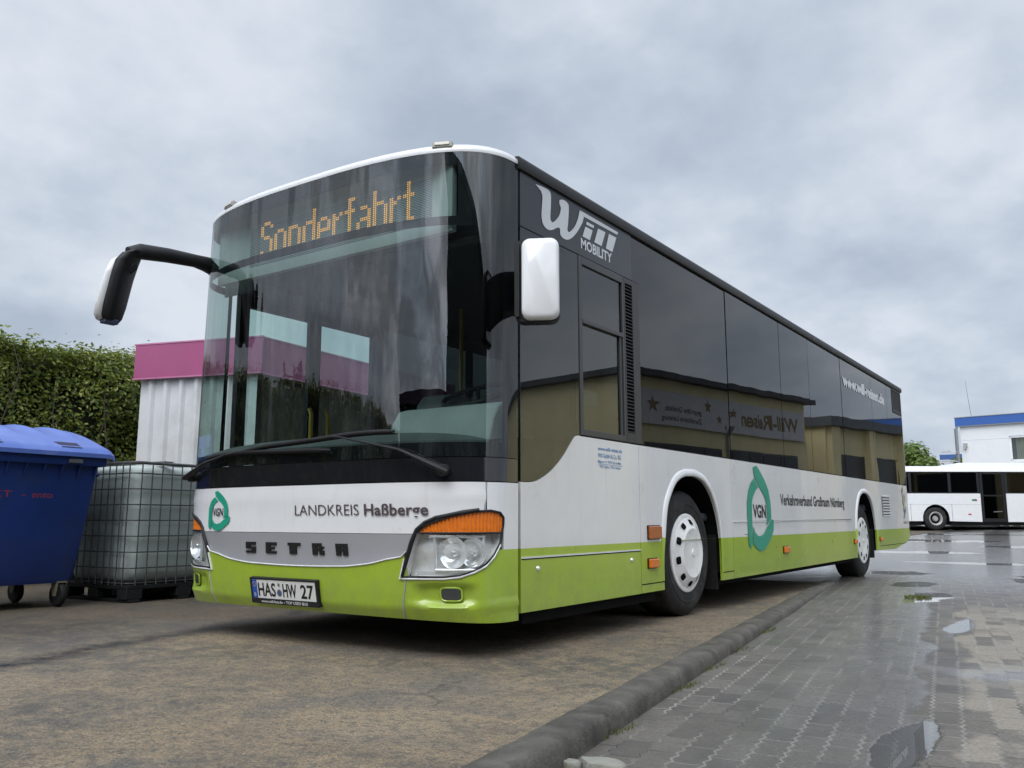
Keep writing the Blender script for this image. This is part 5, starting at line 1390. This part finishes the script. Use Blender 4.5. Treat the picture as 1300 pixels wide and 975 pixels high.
def tree(loc, h, crown, label, n, size, seed):
    rng = random.Random(seed); t_ = thing('tree', label, 'tree', loc, 'trees beyond the coach')
    mb = MB(); mb.tube([(0, 0, 0), (.05, .02, h * .3), (-.04, .05, h * .6)], [.16, .12, .07], 8)
    tips = []
    for k in range(9):
        a = 2 * pi * k / 9 + rng.uniform(-.3, .3); z0_ = h * rng.uniform(.25, .55); r = crown * rng.uniform(.45, .8)
        e = Vector((r * cos(a), r * sin(a), z0_ + h * rng.uniform(.15, .4))); mb.tube([(0, 0, z0_), (e.x * .5, e.y * .5, z0_ + (e.z - z0_) * .6), tuple(e)], [.06, .04, .02], 5); tips.append(e)
    mb.build('trunk', BARK, t_, 60, off=(0, 0, 0))
    cl = []
    for k in range(26):
        a = rng.uniform(0, 2 * pi); r = crown * math.sqrt(rng.random()) * .85; z = h * (.42 + .5 * rng.random()); k2 = 1 - abs(z / h - .62) * 1.3
        cl.append((Vector((r * cos(a) * k2, r * sin(a) * k2, z)), crown * rng.uniform(.22, .42)))
    mb = MB()
    for k in range(n):
        c_, r = rng.choice(cl); d = Vector((rng.gauss(0, 1), rng.gauss(0, 1), rng.gauss(0, 1))).normalized()
        p = c_ + d * r * rng.uniform(.55, 1.08); s = size * rng.uniform(.7, 1.3)
        leaf(mb, p, d + Vector((0, 0, .5)), s, s * .33, rng)
    mb.build('crown', TREE, t_, normals=False, off=(0, 0, 0))
tree((-11.2, 75.5, .7), 6.5, 3.0, 'leafy green tree showing over the white coach beside the tail of the bus', 5200, .38, 3)
tree((-7.6, 79.5, .7), 5.6, 2.2, 'small leafy tree showing over the white coach roof at the corner of the white building', 4200, .36, 5)
tree((-15.5, 76, .7), 6.0, 3.0, 'leafy tree mostly hidden by the rear end of the bus', 3000, .4, 8)

# ------------------------------------------------------------------ white coach parked across the far side
CW = mat('coach_white', (.78, .79, .80), .3, 0, .5, .03)
CG = glass('coach_glass', (.10, .11, .115), 1.6)
def coach(loc, rotz, label):
    c = thing('coach', label, 'coach', loc, None, rotz)
    # x along the side towards its front, y = 0 on the near flank, 2.5 deep, z up
    L0, L1 = -3.5, 8.6; zt = 2.72
    A = [(-.62 + 0, .40)] + [(.62 * -cos(pi * k / 14), .52 + .62 * sin(pi * k / 14)) for k in range(15)] + [(.62, .40)]
    A = [(a * .95, b * .98) for a, b in A]
    mb = MB()
    poly = [(L0, .38)] + A + [(2.02, .36), (2.02, 1.60), (L0, 1.60)]
    mb.prism(poly, 0, .03, 0, 'y'); mb.prism([(3.16, .36), (5.4, .36), (5.4, 1.60), (3.16, 1.60)], 0, .03, 0, 'y'); mb.prism([(6.7, .36), (L1, .36), (L1, 1.6), (6.7, 1.6)], 0, .03, 0, 'y')
    mb.prism([(5.4, .9), (6.7, .9), (6.7, 1.6), (5.4, 1.6)], 0, .03, 0, 'y')
    mb.box(L0, L1, 2.47, 2.5, .36, zt); mb.box(L0 - .02, L0, 0, 2.5, .45, zt); mb.box(L1, L1 + .02, 0, 2.5, .45, zt)
    body = mb.build('body', CW, c)
    mb = MB(); pr = [(-.01, zt - .16), (.0, zt - .03), (.07, zt + .05), (.3, zt + .10), (1.25, zt + .13), (2.2, zt + .10), (2.45, zt + .05), (2.5, zt - .03), (2.51, zt - .16)]
    mb.grid(lambda i, x: (x, pr[int(i)][0], pr[int(i)][1]), list(range(9)), [L0 - .02, 0, 4, L1 + .02]); mb.add([(L0 - .02, a, b) for a, b in pr], [tuple(range(9))]); rf = mb.build('roof', CW, c, 50)
    mb = MB(); mb.prism([(1.15, zt + .06), (1.22, zt + .22), (1.4, zt + .26), (5.8, zt + .26), (6.0, zt + .2), (6.05, zt + .06)], .35, 2.15, 0, 'y'); mb.build('roof_unit', CW, rf, bev=.03)
    mb = MB()
    mb.prism([(L0, 1.60), (2.02, 1.60), (2.02, zt - .16), (L0, zt - .16)], .03, .05, 0, 'y'); mb.prism([(3.16, 1.60), (L1, 1.60), (L1, zt - .16), (3.16, zt - .16)], .03, .05, 0, 'y'); mb.build('window_band', SATIN, c)
    for a, b in ((-3.4, -2.3), (-2.24, -1.12), (-1.0, .62), (.76, 1.90), (3.26, 4.6), (4.7, 6.2), (6.3, 8.4)):
        mb = MB(); mb.box(a, b, .012, .018, 1.66, zt - .20); wnd = mb.build('side_window', CG, c)
    mb = MB(); mb.box(2.04, 3.14, .02, .05, .36, zt - .14); dr = mb.build('passenger_door', PLASTIC, c)
    mb = MB(); mb.box(2.16, 3.02, .008, .012, 1.55, zt - .26); mb.box(2.16, 3.02, .008, .012, .52, 1.48); mb.build('door_pane', CG, dr)
    mb = MB(); mb.box(2.03, 2.07, -.004, .02, .34, zt - .14); mb.box(3.11, 3.15, -.004, .02, .34, zt - .14); mb.build('door_seal', RUBBER, dr)
    mb = MB(); mb.prism([(2.55, .78), (2.95, .80), (2.93, .84), (2.55, .82)], .003, .007, 0, 'y'); mb.build('grab_handle', STEEL, dr)
    mb = MB()
    for x in (0, 6.05):
        mb.grid(lambda k, y, x=x: (x - .62 * cos(pi * k / 14), y, .50 + .64 * sin(pi * k / 14)), list(range(15)), [.01, .6]); mb.box(x - .6, x + .6, .55, .6, .3, 1.2)
    mb.build('wheel_housing', DARK, c)
    for x in (0, 6.05):
        m = MB(); m.lathe([(.27, .055), (.30, .045), (.40, .04), (.47, .055), (.50, .09), (.50, .30)], (x, 0, .50), 'y', 40); w_ = m.build('wheel', TYRE, c, 40)
        m = MB(); m.lathe([(.30, .042), (.28, .035), (.25, .05), (.22, .12), (.12, .12), (.10, .06), (.001, .06)], (x, 0, .50), 'y', 32); rim = m.build('rim', mat('steel_rim', (.45, .44, .42), .45, .4), w_, 35)
        m = MB(); m.lathe([(.215, .119), (.125, .119)], (x, 0, .5), 'y', 32); m.build('rim_hollow', DARK, rim)
    mb = MB(); mb.box(L0, -.66, .05, .08, .20, .38); mb.box(.66, 5.3, .05, .08, .2, .36); mb.box(L0, L1, .3, 2.4, .22, .36); mb.build('underbody', DARK, c)
    mb = MB()
    for x in (-1.1, .72): mb.box(x - .008, x + .008, -.001, .004, .38, 1.14)
    mb.box(L0, 2.0, -.001, .004, 1.115, 1.122); mb.build('panel_joint', STEEL, c)
    mb = MB(); mb.box(L0 + .0, -2.4, -.0, .004, .60, .66) if False else None
    mb = MB(); mb.box(1.42, 1.56, -.003, .003, .66, .72); mb.build('side_marker_lamp', mat('red_reflector', (.45, .03, .03), .3), c)
    for x0_, m_ in ((1.70, TEAL), (1.80, mat('red_film', (.4, .03, .05), .4))):
        mb = MB(); mb.add([(x0_ + .06 * cos(q) * (1 + .5 * (m_ is TEAL)), -.002, 1.31 + .05 * sin(q)) for q in [2 * pi * k / 10 for k in range(10)]], [tuple(range(10))]); mb.build('flank_emblem', m_, c, normals=False)
    lettering('web_address', 'www.will-reisen.de', lambda a, b: (-3.35 + a, .009, 2.33 + b), 2.15, .15, LETTER_WHITE, c, .02)
    # a person-high view of seats behind the glass
    mb = MB(); mb.box(L0 + .1, L1 - .1, .3, 2.3, .5, .9)
    mb.build('cabin_floor', INTDARK, c)
    for k in range(13):
        x = -3.0 + k * .82; mb = MB(); mb.prism([(x, .9), (x + .10, .9), (x + .02, 1.95), (x - .07, 1.95)], .2, 1.05, 0, 'y'); mb.build('passenger_seat', SEATM, c, bev=.03)
    return c
coach((-3.694, 38.805, .385), math.atan2(.566, .825), 'white coach with dark windows parked across the far side of the yard')
bm_ = MB()
rng = random.Random(2)
prof_b = [(0, .36), (.25, .50), (.7, .58), (1.6, .55)]
bm_.grid(lambda i, k: tuple(Vector((-9.5, 37.2, 0)) + Vector((.825, .566, 0)) * (k * .25) + Vector((-.566, .825, 0)) * (prof_b[int(i)][0]) + Vector((0, 0, prof_b[int(i)][1] + rng.uniform(-.03, .03)))), list(range(4)), list(range(100)))
bo = bm_.build('verge_ground', mat('dark_verge', (.05, .045, .035), .95, var=.5, vscale=4), normals=False, smooth=60)
structure(bo)

# ------------------------------------------------------------------ white building with the blue fascia
def white_building():
    b = thing('white_building', 'white rendered building with a bright blue roof fascia and a curtained window', 'building', (-4.25, 52.0, .45))
    d = Vector((.988, -.155, 0)); n_ = Vector((-.155, -.988, 0)); back = -n_
    WH = mat('white_render', (.74, .75, .76), .7, 0, 0, .03, 1.5, .1, 30, dirt=(.55, .56, .55, .4), dscale=.8)
    BL = mat('blue_fascia', (.025, .10, .36), .4, 0, .1, .05)
    def P(a, c_, z): return tuple(d * a + n_ * c_ + Vector((0, 0, z)))
    def bx(mb, a0, a1, c0, c1, z0, z1):
        vs = [P(a, c_, z) for z in (z0, z1) for c_ in (c0, c1) for a in (a0, a1)]
        mb.add(vs, [(0, 2, 3, 1), (4, 5, 7, 6), (0, 1, 5, 4), (2, 6, 7, 3), (0, 4, 6, 2), (1, 3, 7, 5)])
    mb = MB()
    wa, wb, za, zb_ = 2.62, 3.62, 3.62, 5.02
    bx(mb, .15, wa, -.3, 0, -.5, 5.75); bx(mb, wb, 14, -.3, 0, -.5, 5.75); bx(mb, wa, wb, -.3, 0, -.5, za); bx(mb, wa, wb, -.3, 0, zb_, 5.75)
    bx(mb, .15, .45, -12, -.3, -.5, 5.75); bx(mb, 13.7, 14, -12, -.3, -.5, 5.75)
    bx(mb, .15, 14, .0, .012, 4.92, 4.94) 
    w = mb.build('wall', WH, b, off=(0, 0, 0))
    mb = MB(); bx(mb, -.05, 14.2, -12.2, .18, 5.75, 6.22); rf = mb.build('roof_fascia', BL, b, off=(0, 0, 0))
    mb = MB(); bx(mb, -.08, 14.23, -12.23, .21, 6.22, 6.26); bx(mb, -.06, 14.2, .0, .17, 5.70, 5.752); mb.build('roof_edge', mat('roof_edge_grey', (.25, .27, .3), .5), rf, off=(0, 0, 0))
    mb = MB()
    for a0, a1, z0, z1 in ((wa, wa + .10, za, zb_), (wb - .10, wb, za, zb_), (wa, wb, za, za + .10), (wa, wb, zb_ - .10, zb_)): bx(mb, a0, a1, -.14, -.04, z0, z1)
    bx(mb, wa - .12, wb + .12, -.04, .03, za - .1, za); 
    wf = mb.build('window', mat('white_frame', (.8, .8, .8), .4), b, off=(0, 0, 0))
    mb = MB(); bx(mb, wa + .1, wb - .1, -.10, -.09, za + .1, zb_ - .1); mb.build('window_pane', glass('house_glass', (.75, .78, .78), 1.5), wf, off=(0, 0, 0))
    mb = MB(); mb.grid(lambda a, z: P(a, -.20 + .03 * sin(a * 62), z), [wa + .28 + i * .012 for i in range(53)], [za + .06, zb_ - .06])
    mb.build('curtain', mat('curtain_cloth', (.50, .49, .38), .8), wf, normals=False, off=(0, 0, 0))
    mb = MB(); mb.tube([P(.0, .12, -.4), P(.0, .12, 5.6), P(.0, .05, 5.76)], .06, 8); mb.tube([P(-.12, .05, 1.8), P(-.12, .05, 5.62)], .035, 6); mb.build('downpipe', mat('pipe_grey', (.20, .21, .22), .5), b, 50, off=(0, 0, 0))
    mb = MB(); bx(mb, .30, .48, .0, .16, 4.55, 4.75); bx(mb, .33, .45, .02, .20, 4.42, 4.55); mb.build('wall_lamp', mat('lamp_grey', (.35, .35, .34), .5), b, off=(0, 0, 0))
    mb = MB(); mb.tube([P(-.05, .12, 4.25), P(-.50, .35, 4.32)], .03, 6); mb.tube([P(-.05, .12, 3.72), P(-.55, .35, 3.80)], .03, 6)
    for z in (4.32, 3.80):
        v = [Vector(P(-.52 + .28 * cos(q) * .7, .35, z)) for q in (0, pi)]; bx(mb, -.85, -.42, .25, .45, z - .05, z + .04)
    mb.build('floodlight', mat('lamp_housing_pale', (.5, .52, .53), .5), b, 50, off=(0, 0, 0))
    mb = MB(); mb.tube([P(.55, -1.0, 6.2), P(.42, -1.0, 7.6), P(.36, -1.0, 8.5)], [.018, .014, .010], 6); mb.build('aerial', STEEL, b, 50, off=(0, 0, 0))
    mb = MB(); bx(mb, -4.2, -.2, -22, -21.5, 3.9, 4.3); 
white_building()
def annexe():
    b = thing('far_hall', 'low flat hall roof with a blue edge just showing behind the coach and trees', 'building', (-9.4, 92, .8))
    mb = MB(); mb.box(-1.5, 6, 0, 8, 0, 6.1); mb.build('wall', mat('hall_grey', (.5, .52, .55), .7), b)
    mb = MB(); mb.box(-1.6, 6.1, -.1, 8.1, 6.1, 6.6); mb.build('roof_fascia', mat('hall_blue', (.04, .10, .28), .5), b)
annexe()

# ------------------------------------------------------------------ halls across the yard, seen mirrored in the bus windows
CREAM = mat('cream_render', (.74, .65, .38), .75, 0, 0, .06, 1.2, .1, 30, dirt=(.58, .51, .31, .4), dscale=.9)
def hall():
    b = thing('yellow_hall', 'cream yellow company hall with a grey sign and dark windows, mirrored in the bus windows', 'building', (11.0, 24.0, .1))
    b.rotation_euler = (0, 0, radians(12))
    W_, L_ = 16, 12.5; H_ = 6.0
    mb = MB(); mb.box(0, W_, 0, L_, 0, H_ - .1)
    mb.box(-.02, 0, 0, L_, 4.1, 4.16); b_ = mb.build('wall', CREAM, b)
    mb = MB(); mb.box(-.35, W_ + .35, -.35, L_ + .35, H_ - .1, H_ + .12); mb.build('roof', mat('roof_slate', (.06, .06, .07), .6), b)
    mb = MB(); mb.box(-.12, -.04, .25, L_ - .4, 4.15, 5.45); sg = mb.build('company_sign', mat('sign_grey', (.50, .50, .51), .5), b, bev=.02)
    YT = L_ - .8
    # local axis runs against y as seen by a person in the yard
    vs = lambda y_, z_: (lambda a, c_: (-.125, y_ - a, z_ + c_))
    lettering('company_lettering', 'Will-Reisen', vs(YT - .1, 4.52), 4.6, .62, LETTER_GOLD, sg, .03, .15)
    lettering('slogan_lettering', 'geprüfte Qualität', vs(4.2, 4.72), 2.4, .20, LETTER_BLACK, sg, .01)
    lettering('slogan_lettering', 'Zertifizierte Leistung', vs(4.2, 4.36), 2.6, .20, LETTER_BLACK, sg, .01)
    mb = MB()
    def star(cy, cz, r):
        pts = [(cy + (r if k % 2 == 0 else r * .42) * sin(pi * k / 5), cz + (r if k % 2 == 0 else r * .42) * cos(pi * k / 5)) for k in range(10)]
        mb.add([(-.126, a, c_) for a, c_ in pts], [tuple(range(10))])
    for cy, cz, r in ((6.3, 4.95, .22), (5.4, 4.65, .20), (4.7, 5.1, .30), (1.2, 4.9, .34), (5.9, 4.38, .14)): star(cy, cz, r)
    mb.build('sign_stars', LETTER_GOLD, sg, normals=False)
    for y0_, y1_ in ((.8, 5.6), (6.3, 11.6)):
        mb = MB(); mb.box(-.03, -.01, y0_, y1_, .3, 3.5); f = mb.build('window', mat('hall_window_frame', (.05, .055, .06), .4), b)
        for k in range(4):
            a = y0_ + .08 + (y1_ - y0_ - .1) * k / 4
            mb = MB(); mb.box(-.05, -.035, a, a + (y1_ - y0_) / 4 - .10, .4, 2.3); mb.box(-.05, -.035, a, a + (y1_ - y0_) / 4 - .10, 2.4, 3.4); mb.build('pane', mat('dark_pane', (.02, .025, .03), .08), f)
    mb = MB(); mb.tube([(-.1, 6.0, 0), (-.1, 6.0, 4.0), (-.3, 6.0, 4.4)], .06, 8); mb.build('downpipe', STEEL, b, 60)
hall()
def workshop():
    b = thing('workshop_hall', 'long cream yellow workshop with grey columns and dark gates, mirrored in the rear bus windows', 'building', (7.9, 39.0, .3))
    b.rotation_euler = (0, 0, radians(14))
    L_ = 18; H_ = 5.0
    mb = MB(); mb.box(.3, 10, 0, L_, 0, H_); mb.build('wall', CREAM, b)
    mb = MB(); mb.box(-.2, 10.2, -.2, L_ + .2, H_, H_ + .45); mb.build('roof', mat('roof_grey', (.10, .11, .12), .6), b)
    for k in range(6):
        y = .2 + k * 3.4
        mb = MB(); mb.box(0, .3, y, y + .5, 0, H_); mb.build('column', CREAM, b)
        if k < 3:
            mb = MB(); mb.box(.27, .29, y + .6, y + 3.3, .1, 3.7); mb.build('gate', mat('gate_dark', (.04, .045, .05), .4), b)
    mb = MB(); mb.box(.20, .29, 10, L_, 2.2, 2.32); mb.build('wall_rail', STEEL, b)
workshop()

def dark_hall(name, label, loc, w, d, h, rotz=0):
    b = thing(name, label, 'building', loc, None, rotz)
    mb = MB(); mb.box(0, w, -d, 0, 0, h); mb.build('wall', mat('dark_cladding', (.035, .04, .048), .55, 0, 0, .2, 2), b)
    mb = MB(); mb.box(-.3, w + .3, -d - .3, .3, h, h + .35); mb.build('roof', mat('dark_roof', (.02, .022, .026), .6), b)
    for k in range(int(w // 4)):
        x = .6 + k * 4
        mb = MB(); mb.box(x, x + 3.2, .0, .04, .05, min(3.6, h - .6)); g_ = mb.build('gate', mat('gate_grey', (.09, .10, .11), .45), b)
        mb = MB(); mb.box(x + .3, x + 2.9, .04, .05, min(2.2, h - 1.6), min(2.9, h - .9)); mb.build('gate_window', mat('gate_pane', (.02, .025, .03), .08), g_)
dark_hall('vehicle_hall', 'tall dark clad vehicle hall, mirrored at the side of the windscreen', (1.8, -10.5, 0), 26, 12, 7.5, radians(14))
dark_hall('garage_row', 'low dark garage row with grey gates, mirrored low in the windscreen', (-6.5, -17, 0), 11, 6, 3.6, radians(4))

# ------------------------------------------------------------------ small things on the ground
STONE = mat('pale_stone', (.30, .30, .26), .8, 0, 0, .2, 6, .8, 40, dirt=(.14, .15, .10, .8), dscale=6)
def slabstone(loc, w, d, h, seed, label):
    rng = random.Random(seed); mb = MB(); n = 14
    def ring(s, z): return [(w * s * cos(2 * pi * k / n) * r_[k], d * s * sin(2 * pi * k / n) * r_[k], z + rng.uniform(-.002, .002)) for k in range(n)]
    r_ = [rng.uniform(.82, 1.1) for _ in range(n)]
    loft(mb, [ring(.97, -.02), ring(1.0, h * .5), ring(.93, h * .95), ring(.6, h)])
    o = mb.build('flat_stone', STONE, None, 50, loc=(0, 0, 0)); o.location = loc; tag(o, label, 'stone'); o.rotation_euler.z = rng.uniform(-.3, .3); return o
slabstone((1.285, -.98, paving_z(-.98) + .004), .085, .055, .020, 3, 'pale flat broken stone lying at the near foot of the kerb')
slabstone((1.19, -1.02, paving_z(-1.02) + .004), .035, .03, .016, 6, 'small pale stone chip between the flat stone and the kerb')
GRASS = leaf_mat('weed_leaves', (.06, .08, .02), (.10, .13, .025), (.17, .18, .04))
def weeds(loc, rx, ry, n, label, seed, h=.03):
    rng = random.Random(seed); mb = MB()
    for k in range(n):
        a = rng.uniform(0, 2 * pi); r = math.sqrt(rng.random()); p = Vector((rx * r * cos(a), ry * r * sin(a), 0)); tip = Vector((rng.gauss(0, .4), rng.gauss(0, .4), 1)).normalized() * h * rng.uniform(.5, 1.3)
        s = Vector((rng.gauss(0, 1), rng.gauss(0, 1), 0)).normalized() * .0018
        mb.add([p - s, p + s, p + tip * .6 + s * .8, p + tip, p + tip * .6 - s * .8], [(0, 1, 2, 3, 4)])
    o = mb.build('weeds', GRASS, None, normals=False, loc=(0, 0, 0)); o.location = loc; tag(o, label, 'weeds', 'weeds in the joints of the yard'); return o
def kerb_foot(y): return (KX(y) + .172, y, paving_z(y))
weeds((1.06, 5.85, paving_z(5.85)), .12, .16, 420, 'patch of green weeds growing in the small puddle on the paving', 1, .03)
for i, (y, n, lab) in enumerate(((-.55, 70, 'tuft of weeds at the foot of the kerb just past the flat stone'), (.35, 110, 'tuft of pale weeds at the kerb foot in the near foreground'), (.95, 80, 'small weeds at the kerb foot about halfway to the front wheel'), (2.55, 130, 'clump of weeds at the kerb foot level with the front wheel'), (1.6, 60, 'thin weeds at the kerb foot in front of the front wheel'))):
    weeds(kerb_foot(y), .016, .22, int(n * .9), lab, 20 + i, .022)
